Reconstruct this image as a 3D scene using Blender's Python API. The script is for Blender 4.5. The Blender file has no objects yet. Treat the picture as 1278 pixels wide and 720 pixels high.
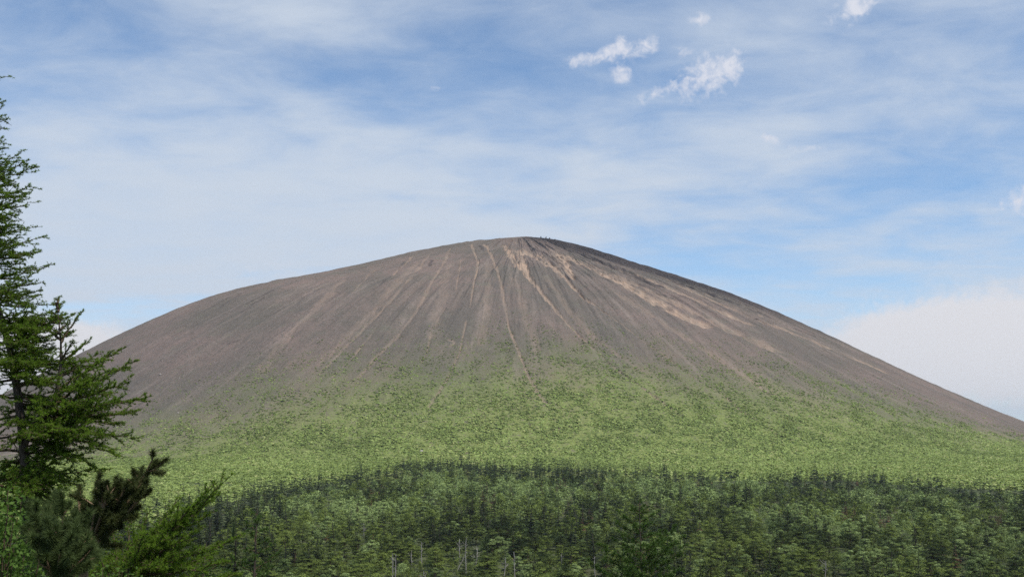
import bpy, math, random
import numpy as np
from mathutils import Vector

SEED = 11
rng = np.random.default_rng(SEED)
random.seed(SEED)
scene = bpy.context.scene
col = scene.collection
R = math.radians

# ------------------------------------------------------------------ camera geometry
F = 1370.0
PIT = math.atan(180 / F)
CP, SP = math.cos(PIT), math.sin(PIT)
CAM_Z = 0.0


def ray(px, py):
    u = (np.asarray(px, float) - 639) / F
    v = (360 - np.asarray(py, float)) / F
    d = np.stack([u, CP - v * SP, SP + v * CP], -1)
    return d / np.linalg.norm(d, axis=-1, keepdims=True)


def at(px, py, y):
    """the world point seen at a pixel of the photograph, at forward distance y"""
    d = ray(px, py)
    return np.array(d * (y / d[1]))


def proj(P):
    P = np.asarray(P, float)
    dep = P[..., 1] * CP + P[..., 2] * SP
    up = -P[..., 1] * SP + P[..., 2] * CP
    return 639 + F * P[..., 0] / dep, 360 - F * up / dep


# ------------------------------------------------------------------ noise
_tab = np.random.default_rng(5).random((256, 256))


def vnoise(x, y):
    x = np.asarray(x, float)
    y = np.asarray(y, float)
    xi = np.floor(x).astype(int)
    yi = np.floor(y).astype(int)
    fx = x - xi
    fy = y - yi
    fx = fx * fx * (3 - 2 * fx)
    fy = fy * fy * (3 - 2 * fy)
    a = _tab[xi & 255, yi & 255]
    b = _tab[(xi + 1) & 255, yi & 255]
    c = _tab[xi & 255, (yi + 1) & 255]
    d = _tab[(xi + 1) & 255, (yi + 1) & 255]
    return (a * (1 - fx) + b * fx) * (1 - fy) + (c * (1 - fx) + d * fx) * fy


def fbm(x, y, oct=4):
    s = 0
    a = 0.5
    for i in range(oct):
        s = s + a * vnoise(x + 17.3 * i, y - 9.1 * i)
        x = x * 2.03
        y = y * 2.03
        a *= 0.5
    return s / (1 - 0.5 ** oct)


def sstep(a, b, x):
    t = np.clip((np.asarray(x, float) - a) / (b - a), 0, 1)
    return t * t * (3 - 2 * t)


# ------------------------------------------------------------------ terrain
MX, MY = 8.0, 1250.0
RK = [0, 40, 90, 150, 220, 300, 390, 490, 600, 720]
Z0 = 223.95
SL = [0.2074, 0.1932, 0.2208, 0.2934, 0.3113, 0.2163, 0.4913, 0.6141, 0.5493, 0.4845]
SR = [0.0834, 0.2518, 0.3726, 0.3758, 0.3679, 0.4968, 0.5304, 0.4626, 0.4166, 0.3707]
_rr = np.linspace(0, 1400, 1401)


def _cum(s):
    v = np.interp(_rr, RK, s)
    return np.concatenate([[0], np.cumsum((v[1:] + v[:-1]) / 2)])


_CL, _CR = _cum(SL), _cum(SR)


def cone_h(x, y):
    dx = x - MX
    dy = y - MY
    r = np.hypot(dx, dy)
    c = dx / np.maximum(r, 1e-6)
    w = 0.5 + 0.5 * np.clip(c / 0.95, -1, 1)
    w = w * w * (3 - 2 * w)
    return Z0 - (np.interp(r, _rr, _CL) * (1 - w) + np.interp(r, _rr, _CR) * w)


def floor_h(x, y):
    d = np.hypot(x, y)
    near = -1.7 - 0.2 * d
    basin = -28 + 0.02 * (d - 150)
    k = 4.0
    z = np.logaddexp(near / k, basin / k) * k
    far = np.clip(d - 1000, 0, None)
    z = z - 0.12 * far * sstep(0, 900, far)
    z = np.maximum(z, -420 - 0.004 * d)
    z = z + 1.6 * (fbm(x / 60 + 5, y / 60, 3) - 0.5) * sstep(30, 140, d)
    return z


def land_h(x, y):
    k = 7.0
    c = cone_h(x, y)
    f = floor_h(x, y)
    return np.logaddexp(np.clip(c / k, -200, 200), np.clip(f / k, -200, 200)) * k


def hit(px, py):
    """where the ray through a pixel of the photograph meets the land (x, y)"""
    d = ray(px, py)
    d = np.atleast_2d(d)
    t = np.full(len(d), 90.0)
    done = np.zeros(len(d), bool)
    for _ in range(1700):
        p = d * t[:, None]
        below = p[:, 2] < land_h(p[:, 0], p[:, 1])
        done |= below
        t = np.where(done, t, t + 1.0)
        if done.all() or t.max() > 1700:
            break
    return d[:, :2] * t[:, None], done


# ------------------------------------------------------------------ mesh helpers
def make_obj(name, verts, tris=None, quads=None, mats=(), parent=None, smooth=False, attrs=None, link=True):
    verts = np.asarray(verts, np.float32)
    me = bpy.data.meshes.new(name)
    nt = 0 if tris is None else len(tris)
    nq = 0 if quads is None else len(quads)
    loops = []
    if nt:
        loops.append(np.asarray(tris, np.int32).ravel())
    if nq:
        loops.append(np.asarray(quads, np.int32).ravel())
    loops = np.concatenate(loops)
    tot = np.concatenate([np.full(nt, 3, np.int32), np.full(nq, 4, np.int32)])
    start = np.concatenate([[0], np.cumsum(tot)[:-1]]).astype(np.int32)
    me.vertices.add(len(verts))
    me.vertices.foreach_set('co', verts.ravel())
    me.loops.add(len(loops))
    me.loops.foreach_set('vertex_index', loops)
    me.polygons.add(nt + nq)
    me.polygons.foreach_set('loop_start', start)
    me.polygons.foreach_set('loop_total', tot)
    if smooth:
        me.polygons.foreach_set('use_smooth', np.ones(nt + nq, bool))
    me.update(calc_edges=True)
    for k, v in (attrs or {}).items():
        v = np.asarray(v, np.float32)
        if v.ndim == 1:
            a = me.attributes.new(k, 'FLOAT', 'POINT')
            a.data.foreach_set('value', v)
        else:
            a = me.attributes.new(k, 'FLOAT_VECTOR', 'POINT')
            a.data.foreach_set('vector', v.ravel())
    for m in mats:
        me.materials.append(m)
    ob = bpy.data.objects.new(name, me)
    if link:
        col.objects.link(ob)
    if parent is not None:
        ob.parent = parent
    return ob


def empty(name, loc, label=None, cat=None, group=None):
    o = bpy.data.objects.new(name, None)
    o.empty_display_size = 0.3
    col.objects.link(o)
    o.location = loc
    tag(o, label, cat, group)
    return o


def tag(o, label=None, cat=None, group=None, kind=None):
    if label:
        o['label'] = label
    if cat:
        o['category'] = cat
    if group:
        o['group'] = group
    if kind:
        o['kind'] = kind
    return o


class Wood:
    def __init__(self):
        self.v, self.q, self.n = [], [], 0

    def tube(self, P, rad, seg=6):
        P = np.asarray(P, float)
        rad = np.broadcast_to(np.asarray(rad, float), (len(P),))
        T = np.gradient(P, axis=0)
        T /= np.linalg.norm(T, axis=1, keepdims=True) + 1e-9
        ref = np.array([0, 0, 1.0]) if abs(T[0, 2]) < 0.8 else np.array([1.0, 0, 0])
        A = np.cross(T, ref)
        A /= np.linalg.norm(A, axis=1, keepdims=True) + 1e-9
        B = np.cross(T, A)
        ang = np.linspace(0, 2 * np.pi, seg, endpoint=False)
        ring = P[:, None] + rad[:, None, None] * (np.cos(ang)[None, :, None] * A[:, None] + np.sin(ang)[None, :, None] * B[:, None])
        self.v.append(ring.reshape(-1, 3))
        i = np.arange(len(P) - 1)[:, None] * seg
        j = np.arange(seg)[None]
        j2 = (j + 1) % seg
        q = np.stack([i + j, i + j2, i + seg + j2, i + seg + j], -1).reshape(-1, 4) + self.n
        self.q.append(q)
        self.n += len(P) * seg

    def build(self, name, mat, parent=None, link=True):
        return make_obj(name, np.concatenate(self.v), quads=np.concatenate(self.q), mats=[mat], parent=parent, smooth=True, link=link)


class Leaves:
    """many separate small triangles; tint is a random number per leaf or clump"""

    def __init__(self):
        self.t, self.c = [], []

    def add(self, tri, tint):
        tri = np.asarray(tri, float).reshape(-1, 3, 3)
        self.t.append(tri)
        self.c.append(np.broadcast_to(np.asarray(tint, float), (len(tri),)))

    def arrays(self):
        return np.concatenate(self.t), np.concatenate(self.c)

    def build(self, name, mat, parent=None, link=True):
        t, c = self.arrays()
        return make_obj(name, t.reshape(-1, 3), tris=np.arange(len(t) * 3).reshape(-1, 3), mats=[mat], parent=parent, attrs={'tint': np.repeat(c, 3)}, link=link)


def unit(n, r=rng):
    v = r.normal(size=(n, 3))
    return v / (np.linalg.norm(v, axis=1, keepdims=True) + 1e-9)


def needles(P, axis, length, width, n, spread=1.0, r=rng):
    """rosettes of n thin needles at every point of P"""
    P = np.repeat(P, n, 0)
    A = np.repeat(axis, n, 0)
    d = unit(len(P), r) * spread + A
    d /= np.linalg.norm(d, axis=1, keepdims=True) + 1e-9
    s = np.cross(d, unit(len(P), r))
    s /= np.linalg.norm(s, axis=1, keepdims=True) + 1e-9
    L = length * r.uniform(0.65, 1.15, (len(P), 1))
    return np.stack([P - s * width / 2, P + s * width / 2, P + d * L], 1)


# ------------------------------------------------------------------ materials
def new_mat(name):
    m = bpy.data.materials.new(name)
    m.use_nodes = True
    nt = m.node_tree
    nt.nodes.clear()
    out = nt.nodes.new('ShaderNodeOutputMaterial')
    return m, nt, out


class N:
    """small wrapper for wiring nodes"""

    def __init__(self, nt):
        self.nt = nt

    def put(self, sock, v):
        if v is None:
            return
        if hasattr(v, 'is_linked') or hasattr(v, 'links'):
            self.nt.links.new(v, sock)
        else:
            if hasattr(sock.default_value, '__len__') and not hasattr(v, '__len__'):
                v = (v,) * len(sock.default_value)
            if hasattr(v, '__len__') and len(v) == 3 and len(sock.default_value) == 4:
                v = (*v, 1)
            sock.default_value = v

    def math(self, op, a, b=None, c=None, clamp=False):
        n = self.nt.nodes.new('ShaderNodeMath')
        n.operation = op
        n.use_clamp = clamp
        for i, v in enumerate((a, b, c)):
            if v is not None:
                self.put(n.inputs[i], v)
        return n.outputs[0]

    def mix(self, f, a, b, mode='MIX'):
        n = self.nt.nodes.new('ShaderNodeMix')
        n.data_type = 'RGBA'
        n.blend_type = mode
        n.clamp_factor = True
        self.put(n.inputs[0], f)
        self.put(n.inputs[6], a)
        self.put(n.inputs[7], b)
        return n.outputs[2]

    def noise(self, vec, scale, detail=4, rough=0.55, dist=0.0):
        n = self.nt.nodes.new('ShaderNodeTexNoise')
        self.put(n.inputs['Vector'], vec)
        n.inputs['Scale'].default_value = scale
        n.inputs['Detail'].default_value = detail
        n.inputs['Roughness'].default_value = rough
        n.inputs['Distortion'].default_value = dist
        return n.outputs['Fac']

    def smooth(self, v, a, b, lo=0.0, hi=1.0):
        n = self.nt.nodes.new('ShaderNodeMapRange')
        n.interpolation_type = 'SMOOTHSTEP'
        self.put(n.inputs['Value'], v)
        n.inputs['From Min'].default_value = a
        n.inputs['From Max'].default_value = b
        n.inputs['To Min'].default_value = lo
        n.inputs['To Max'].default_value = hi
        return n.outputs['Result']

    def comb(self, x, y, z):
        n = self.nt.nodes.new('ShaderNodeCombineXYZ')
        for i, v in enumerate((x, y, z)):
            self.put(n.inputs[i], v)
        return n.outputs[0]

    def sep(self, v):
        n = self.nt.nodes.new('ShaderNodeSeparateXYZ')
        self.put(n.inputs[0], v)
        return n.outputs

    def attr(self, name):
        n = self.nt.nodes.new('ShaderNodeAttribute')
        n.attribute_name = name
        return n

    def bsdf(self, color, rough=0.9, normal=None):
        n = self.nt.nodes.new('ShaderNodeBsdfPrincipled')
        self.put(n.inputs['Base Color'], color)
        n.inputs['Roughness'].default_value = rough
        n.inputs['Specular IOR Level'].default_value = 0.15
        if normal is not None:
            self.nt.links.new(normal, n.inputs['Normal'])
        return n

    def bump(self, h, dist, strength=1.0):
        n = self.nt.nodes.new('ShaderNodeBump')
        n.inputs['Distance'].default_value = dist
        n.inputs['Strength'].default_value = strength
        self.put(n.inputs['Height'], h)
        return n.outputs[0]


def leaf_mat(name, dark, light, trans=0.25, third=None, objvar=0.25):
    """leaves: colour varies leaf by leaf (tint) and tree by tree (object random)"""
    m, nt, out = new_mat(name)
    n = N(nt)
    tint = n.attr('tint').outputs['Fac']
    oi = nt.nodes.new('ShaderNodeObjectInfo')
    rnd = n.math('MULTIPLY_ADD', n.math('SUBTRACT', n.sep(oi.outputs['Color'])[0], 0.5), objvar * 2, tint)
    c = n.mix(rnd, dark, light)
    if third is not None:
        c = n.mix(n.smooth(rnd, 0.85, 1.15), c, third)
    b = n.bsdf(c, 0.65)
    b.inputs['Specular IOR Level'].default_value = 0.12
    t = nt.nodes.new('ShaderNodeBsdfTranslucent')
    nt.links.new(n.mix(0.5, c, n.mix(1.0, c, (1.0, 1.0, 0.35), 'MULTIPLY')), t.inputs['Color'])
    mx = nt.nodes.new('ShaderNodeMixShader')
    mx.inputs[0].default_value = trans
    nt.links.new(b.outputs[0], mx.inputs[1])
    nt.links.new(t.outputs[0], mx.inputs[2])
    nt.links.new(mx.outputs[0], out.inputs['Surface'])
    return m


def bark_mat(name, a, b, scale=30):
    m, nt, out = new_mat(name)
    n = N(nt)
    tc = nt.nodes.new('ShaderNodeTexCoord')
    mp = nt.nodes.new('ShaderNodeMapping')
    mp.inputs['Scale'].default_value = (1, 1, 0.25)
    nt.links.new(tc.outputs['Object'], mp.inputs['Vector'])
    f = n.noise(mp.outputs[0], scale, 5, 0.65)
    bs = n.bsdf(n.mix(n.smooth(f, 0.35, 0.65), a, b), 0.9, n.bump(f, 0.02, 0.7))
    nt.links.new(bs.outputs[0], out.inputs['Surface'])
    return m


M_larch = leaf_mat('larch_needles', (0.06, 0.11, 0.011), (0.18, 0.29, 0.03), 0.45, objvar=0.05)
M_larch_dim = leaf_mat('larch_needles_shaded_green', (0.035, 0.07, 0.014), (0.085, 0.15, 0.03), 0.35, objvar=0.05)  # darker copy of the larch needles, the central larch's shade put into the colour
M_pine = leaf_mat('dwarf_pine_needles', (0.028, 0.037, 0.011), (0.07, 0.085, 0.024), 0.12, objvar=0.05)
M_bush = leaf_mat('bush_leaves', (0.05, 0.10, 0.018), (0.11, 0.19, 0.035), 0.35, objvar=0.05)
M_fir = leaf_mat('fir_needles', (0.018, 0.028, 0.013), (0.066, 0.088, 0.035), 0.1, objvar=0.45)
M_yg = leaf_mat('pine_foliage', (0.020, 0.034, 0.009), (0.175, 0.225, 0.050), 0.25, objvar=0.45)
M_larch_far = leaf_mat('far_larch_foliage', (0.085, 0.125, 0.038), (0.28, 0.36, 0.13), 0.25, objvar=0.45)
M_rust = leaf_mat('rusty_dead_needles', (0.085, 0.045, 0.03), (0.22, 0.12, 0.075), 0.15)
M_shrub = leaf_mat('slope_shrub_leaves', (0.125, 0.168, 0.042), (0.325, 0.415, 0.12), 0.25, third=(0.36, 0.38, 0.15))
M_bark = bark_mat('larch_bark', (0.035, 0.026, 0.02), (0.10, 0.08, 0.065))
M_twig = bark_mat('larch_twig', (0.05, 0.035, 0.022), (0.11, 0.08, 0.05), 60)
M_pinewood = bark_mat('pine_branch_bark', (0.12, 0.075, 0.045), (0.26, 0.18, 0.11), 50)
M_snag = bark_mat('bleached_dead_wood', (0.17, 0.155, 0.14), (0.38, 0.355, 0.32), 8)
M_rock = bark_mat('pale_boulder', (0.2, 0.18, 0.16), (0.4, 0.36, 0.33), 1.5)
M_rim_shape = bark_mat('dark_rim_shape', (0.03, 0.028, 0.027), (0.09, 0.08, 0.075), 1.5)

# ------------------------------------------------------------------ mountain
# pale chutes, dark rock and painted rib shade, each a path of photograph pixels found again on the real slope
CHUTES = [
    ([(688, 312), (700, 326), (712, 346)], 8, 6, 0.45),
    ([(575, 304), (640, 303), (700, 306)], 5, 4, 0.4),
    ([(520, 330), (500, 350), (470, 385), (440, 415), (400, 455)], 4, 5, 0.22),
    ([(560, 330), (552, 370), (540, 420)], 4, 5, 0.2),
    ([(610, 330), (608, 380), (600, 430)], 4, 4, 0.18),
    ([(680, 345), (705, 380), (740, 420), (800, 462)], 4, 4, 0.2),
    ([(640, 345), (655, 390), (672, 440)], 3, 4, 0.2),
    ([(770, 365), (830, 405), (900, 450), (960, 490)], 5, 5, 0.25),
    ([(430, 350), (400, 380), (360, 420), (330, 460)], 4, 6, 0.2),
    # (path, half width m at start, at end, strength)
    ([(630, 307), (640, 322), (650, 335), (660, 346)], 5.0, 3.4, 1.0),
    ([(648, 313), (653, 327), (660, 345)], 5.5, 3.4, 1.0),
    ([(660, 345), (680, 370), (697, 392), (720, 415), (740, 433)], 2.6, 1.0, 0.7),
    ([(740, 433), (765, 457), (794, 478), (818, 495), (844, 513), (860, 531)], 1.0, 1.2, 0.5),
    ([(606, 306), (612, 317), (618, 330), (625, 352), (630, 380), (635, 408), (642, 425)], 2.2, 1.2, 0.55),
    ([(642, 425), (650, 446), (662, 474), (672, 490), (681, 503)], 1.2, 1.6, 0.4),
    ([(588, 305), (592, 315), (597, 325), (595, 340), (590, 362), (587, 384)], 2.0, 0.8, 0.6),
    ([(563, 309), (556, 324), (547, 340), (532, 367), (520, 387), (510, 402), (490, 425), (465, 452), (448, 472)], 1.8, 1.8, 0.32),
    ([(535, 319), (525, 333), (512, 347), (495, 367), (478, 387), (455, 410), (425, 440), (400, 465)], 1.8, 1.8, 0.32),
    ([(555, 385), (545, 402), (538, 416), (533, 440), (526, 452)], 0.9, 0.9, 0.35),
    ([(575, 325), (572, 345), (569, 363)], 1.2, 0.6, 0.35),
    ([(582, 400), (574, 440), (560, 470), (548, 490), (535, 508)], 0.8, 1.2, 0.4),
    ([(655, 312), (665, 320), (678, 328), (692, 337), (702, 345)], 4.0, 3.0, 0.85),
    ([(672, 318), (683, 327), (700, 341), (715, 357), (730, 372), (745, 384), (762, 396)], 4.0, 1.2, 0.9),
    ([(762, 396), (790, 416), (830, 444), (870, 474), (901, 491)], 0.9, 0.9, 0.4),
    ([(901, 491), (926, 513), (957, 533), (990, 553)], 1.2, 1.0, 0.6),
    ([(697, 317), (705, 326), (711, 338), (716, 348)], 5.5, 3, 0.95),
    ([(708, 320), (730, 331), (755, 343), (780, 354), (805, 368), (838, 388), (870, 402)], 8.0, 11.0, 1.0),
    ([(725, 325), (765, 343), (800, 358), (840, 376), (880, 396), (920, 416), (965, 436)], 4, 10, 0.5),
    ([(740, 325), (775, 337), (810, 349), (850, 366), (890, 384), (930, 402)], 4, 6.5, 0.85),
    ([(800, 334), (850, 357), (900, 380), (945, 399), (994, 418), (1050, 441), (1100, 462)], 4.5, 7.0, 0.75),
    ([(840, 352), (890, 372), (940, 392), (1000, 416)], 1.6, 2.0, 0.5),
    ([(485, 318), (470, 335), (455, 350), (440, 366)], 1.4, 1.0, 0.3),
    ([(520, 316), (505, 330), (490, 344)], 1.6, 1.0, 0.45),
    ([(470, 410), (455, 428), (435, 452), (415, 470)], 1.0, 1.4, 0.35),
    ([(560, 423), (568, 427), (562, 432)], 1.6, 1.2, 0.6),
]
LAVA_RIB_SHADE = [
    ([(665, 311), (674, 315), (683, 318), (692, 324)], 3.6, 3.0, 0.9),
    ([(690, 320), (698, 330), (706, 343)], 1.6, 1.0, 0.8),
    ([(706, 343), (716, 356), (732, 374), (736, 377)], 1.2, 1.0, 0.9),
    ([(636, 312), (641, 322), (648, 333), (655, 344)], 1.2, 0.8, 0.8),
    ([(660, 322), (664, 335), (668, 345)], 1.4, 0.8, 0.55),
    ([(600, 308), (604, 314)], 2.4, 1.6, 0.7),
    ([(700, 309), (730, 319), (760, 331), (790, 343), (820, 356)], 8, 7.0, 0.9),
    ([(712, 306), (745, 317), (780, 329), (815, 341), (850, 355), (885, 367)], 11, 9.0, 1.0),
    ([(790, 332), (830, 347), (870, 362), (910, 377), (960, 396)], 7, 5.0, 0.9),
    ([(770, 345), (800, 356), (830, 369), (860, 384)], 1.6, 1.4, 0.55),
    ([(880, 372), (920, 388), (960, 404), (1010, 425)], 2.0, 1.6, 0.7),
    ([(930, 385), (975, 403), (1020, 422), (1060, 440)], 1.8, 1.6, 0.6),
    ([(610, 300), (640, 299), (670, 299), (690, 301)], 3.0, 3.0, 0.65),
    ([(340, 362), (325, 370), (308, 381)], 1.8, 1.4, 0.5),  # left flank: shade of the ribs painted as dark dashes
    ([(330, 371), (318, 378), (300, 390)], 1.8, 1.4, 0.5),
    ([(285, 372), (270, 380), (255, 389)], 1.8, 1.4, 0.45),
    ([(300, 424), (292, 427), (285, 430)], 2.5, 2.0, 0.55),
    ([(395, 360), (385, 366), (376, 373)], 1.6, 1.4, 0.45),
    ([(300, 367), (287, 376), (274, 385)], 1.4, 1.2, 0.4),
    ([(540, 326), (536, 331)], 2.0, 1.6, 0.6),
    ([(487, 345), (478, 352), (470, 360)], 1.4, 1.2, 0.5),
    ([(505, 327), (498, 334)], 1.6, 1.2, 0.4),
]


def plan_paths(defs):
    out = []
    for path, w0, w1, s in defs:
        P = np.array(path, float)
        Q, ok = hit(P[:, 0], P[:, 1])
        Q = Q[ok]
        if len(Q) < 2:
            continue
        W = np.linspace(w0, w1, len(Q))
        out.append((Q, W, s))
    return out


CH = plan_paths(CHUTES)
LV = plan_paths(LAVA_RIB_SHADE)


def path_mask(x, y, paths, seed):
    """soft mask of the paths in plan, with ragged edges"""
    m = np.zeros_like(x)
    rag = fbm(x / 7 + seed, y / 7, 3)
    fine = fbm(x / 2.5 + seed, y / 18, 3)
    for Q, W, s in paths:
        for i in range(len(Q) - 1):
            a, b = Q[i], Q[i + 1]
            pad = max(W[i], W[i + 1]) * 3 + 3
            sel = np.nonzero((x > min(a[0], b[0]) - pad) & (x < max(a[0], b[0]) + pad) & (y > min(a[1], b[1]) - pad) & (y < max(a[1], b[1]) + pad))[0]
            if not len(sel):
                continue
            d = b - a
            L2 = d @ d + 1e-9
            px = x[sel] - a[0]
            py = y[sel] - a[1]
            t = np.clip((px * d[0] + py * d[1]) / L2, 0, 1)
            dist = np.hypot(px - t * d[0], py - t * d[1])
            w = (W[i] * (1 - t) + W[i + 1] * t) * (0.15 + 1.5 * rag[sel])
            v = s * sstep(1.25, 0.45, dist / w) * np.clip(0.05 + 1.6 * fine[sel], 0, 1.1)
            m[sel] = np.maximum(m[sel], v)
    return np.clip(m, 0, 1)


# vegetation line on the slope (pixels of the photograph where cover reaches half)
VL = [(40, 580), (130, 567), (200, 552), (300, 529), (400, 505), (450, 494), (520, 484), (600, 478), (700, 475), (800, 476), (900, 484), (1000, 494), (1100, 514), (1200, 538), (1277, 554)]
_q, _ok = hit([p[0] for p in VL], [p[1] for p in VL])


def veg_cover(x, y):
    """plant cover 0..1 of the slope, a patchy band that thickens downhill"""
    shp = np.shape(x)
    x = np.ravel(x)
    y = np.ravel(y)
    best = np.full(len(x), 1e9)
    sign = np.ones(len(x))
    for a, b in zip(_q[:-1], _q[1:]):
        d = b - a
        L2 = d @ d + 1e-9
        px, py = x - a[0], y - a[1]
        t = np.clip((px * d[0] + py * d[1]) / L2, 0, 1)
        q = np.hypot(px - t * d[0], py - t * d[1])
        s = np.where(d[0] * py - d[1] * px < 0, 1.0, -1.0)
        m = q < best - 1e-6
        best = np.where(m, q, best)
        sign = np.where(m, s, sign)
    d = best * sign                       # metres below (+) or above (-) the plant line
    t = np.arctan2(y - MY, x - MX)
    r = np.hypot(x - MX, y - MY)
    patch = fbm(x / 45 + 3, y / 45, 4) - 0.5
    strip = fbm(t * 40 + 9, r / 160, 3) - 0.5
    return sstep(-135, 115, d + 42 * patch + 38 * strip).reshape(shp)


def build_mountain():
    a1 = np.linspace(R(-187), R(7), 1900)
    a2 = np.linspace(R(7), R(173), 140)[1:-1]
    th = np.concatenate([a1, a2])
    rr = np.concatenate([[0.4], np.linspace(2, 640, 500), np.linspace(645, 790, 30)])
    T, Rr = np.meshgrid(th, rr, indexing='ij')
    x = (MX + Rr * np.cos(T)).ravel()
    y = (MY + Rr * np.sin(T)).ravel()
    r = Rr.ravel()
    t = T.ravel()
    z = land_h(x, y)
    front = np.sin(t) < 0.2
    ch = np.zeros_like(x)
    lv = np.zeros_like(x)
    idx = np.nonzero(front)[0]
    ch[idx] = path_mask(x[idx], y[idx], CH, 3.0)
    lv[idx] = path_mask(x[idx], y[idx], LV, 8.0)
    td = np.degrees(t[idx])
    rim = sstep(-62, -48, td - (r[idx] - 200) * 0.15 + 22 * (fbm(t[idx] * 60, r[idx] / 50, 4) - 0.5)) * sstep(12, 50, r[idx]) * sstep(450, 240, r[idx])
    lv[idx] = np.maximum(lv[idx] * (1 - 0.5 * ch[idx]), rim * np.clip(0.3 + 1.5 * fbm(t[idx] * 30 + 8, r[idx] / 25, 4), 0, 1))
    veg = veg_cover(x, y) * (1 - 0.75 * ch)
    # relief: runnels down the fall line, lumps, cut chutes
    fade = sstep(20, 90, r) * sstep(760, 600, r)
    run = fbm(t * 55, r / 120 + 2, 4) - 0.5
    lump = fbm(x / 9, y / 9, 3) - 0.5
    z = z + fade * (5.5 * run * sstep(560, 250, r) + 1.4 * lump + 2.2 * (fbm(t * 140 + 3, r / 45, 3) - 0.5) * sstep(560, 300, r)) - 2.2 * ch + 0.5 * lv * fade
    z = z + 1.3 * (fbm(x / 6 + 40, y / 6, 2) - 0.5) * sstep(60, 10, r)
    nr = len(rr)
    na = len(th)
    i = np.arange(na)[:, None]
    j = np.arange(nr - 1)[None]
    i2 = (i + 1) % na
    q = np.stack([i * nr + j, i * nr + j + 1, i2 * nr + j + 1, i2 * nr + j], -1).reshape(-1, 4)
    V = np.stack([x, y, z], 1)
    uvw = np.stack([t * 300, r, np.zeros_like(r)], 1)
    ob = make_obj('mountain', V, quads=q, smooth=True, attrs={'chute': ch, 'lava_rib_shade': lv, 'veg': veg, 'fall': uvw})
    # material
    m, nt, out = new_mat('scree_slope')
    n = N(nt)
    geo = nt.nodes.new('ShaderNodeNewGeometry').outputs['Position']
    fall = n.attr('fall').outputs['Vector']
    mp = nt.nodes.new('ShaderNodeMapping')
    mp.inputs['Scale'].default_value = (1, 0.07, 1)
    nt.links.new(fall, mp.inputs['Vector'])
    streak = n.noise(mp.outputs[0], 0.13, 6, 0.62)
    streak2 = n.noise(mp.outputs[0], 0.5, 5, 0.6)
    big = n.noise(geo, 0.011, 4, 0.6)
    mid = n.noise(geo, 0.07, 5, 0.65)
    fine = n.noise(geo, 0.42, 5, 0.75)
    speck = n.noise(geo, 0.9, 3, 0.7)
    c = n.mix(n.smooth(big, 0.35, 0.65), (0.118, 0.101, 0.084), (0.178, 0.132, 0.113))
    c = n.mix(n.smooth(mid, 0.5, 0.72, 0, 0.5), c, (0.135, 0.135, 0.098))
    c = n.mix(n.smooth(streak, 0.5, 0.70, 0, 0.7), c, (0.225, 0.18, 0.152))
    c = n.mix(n.smooth(streak2, 0.52, 0.70, 0, 0.6), c, (0.085, 0.072, 0.066))
    c = n.mix(n.smooth(n.noise(mp.outputs[0], 0.05, 5, 0.6), 0.48, 0.66, 0, 0.45), c, (0.105, 0.092, 0.082))
    c = n.mix(n.smooth(fine, 0.48, 0.62, 0, 0.6), c, (0.08, 0.076, 0.062))
    c = n.mix(n.smooth(speck, 0.55, 0.70, 0, 0.5), c, (0.29, 0.255, 0.22))
    veg = n.attr('veg').outputs['Fac']
    vg = n.mix(n.smooth(fine, 0.35, 0.65), (0.13, 0.165, 0.042), (0.23, 0.275, 0.08))
    vv = n.math('MULTIPLY', veg, n.smooth(n.noise(geo, 0.24, 4, 0.7), 0.25, 0.50))
    c = n.mix(n.math('MULTIPLY', n.math('MULTIPLY', vv, n.smooth(veg, 0.0, 0.75)), 0.95), c, vg)
    chn = n.math('MULTIPLY', n.attr('chute').outputs['Fac'], n.smooth(n.noise(mp.outputs[0], 0.9, 4, 0.6), 0.25, 0.6, 0.45, 1.0))
    c = n.mix(chn, c, n.mix(n.smooth(mid, 0.35, 0.65), (0.40, 0.285, 0.205), (0.32, 0.245, 0.185)))
    lvn = n.math('MULTIPLY', n.attr('lava_rib_shade').outputs['Fac'], n.smooth(fine, 0.3, 0.55, 0.55, 1.0))
    c = n.mix(lvn, c, (0.038, 0.032, 0.033))
    h = n.math('ADD', n.math('MULTIPLY', fine, 1.0), n.math('MULTIPLY', speck, 0.6))
    b = n.bsdf(c, 0.95, n.bump(h, 1.2, 0.8))
    b.inputs['Specular IOR Level'].default_value = 0.05
    nt.links.new(b.outputs[0], out.inputs['Surface'])
    ob.data.materials.append(m)
    tag(ob, 'grey brown volcanic cone with pale erosion chutes and a green lower slope', None, None, 'structure')
    return ob


build_mountain()


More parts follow.
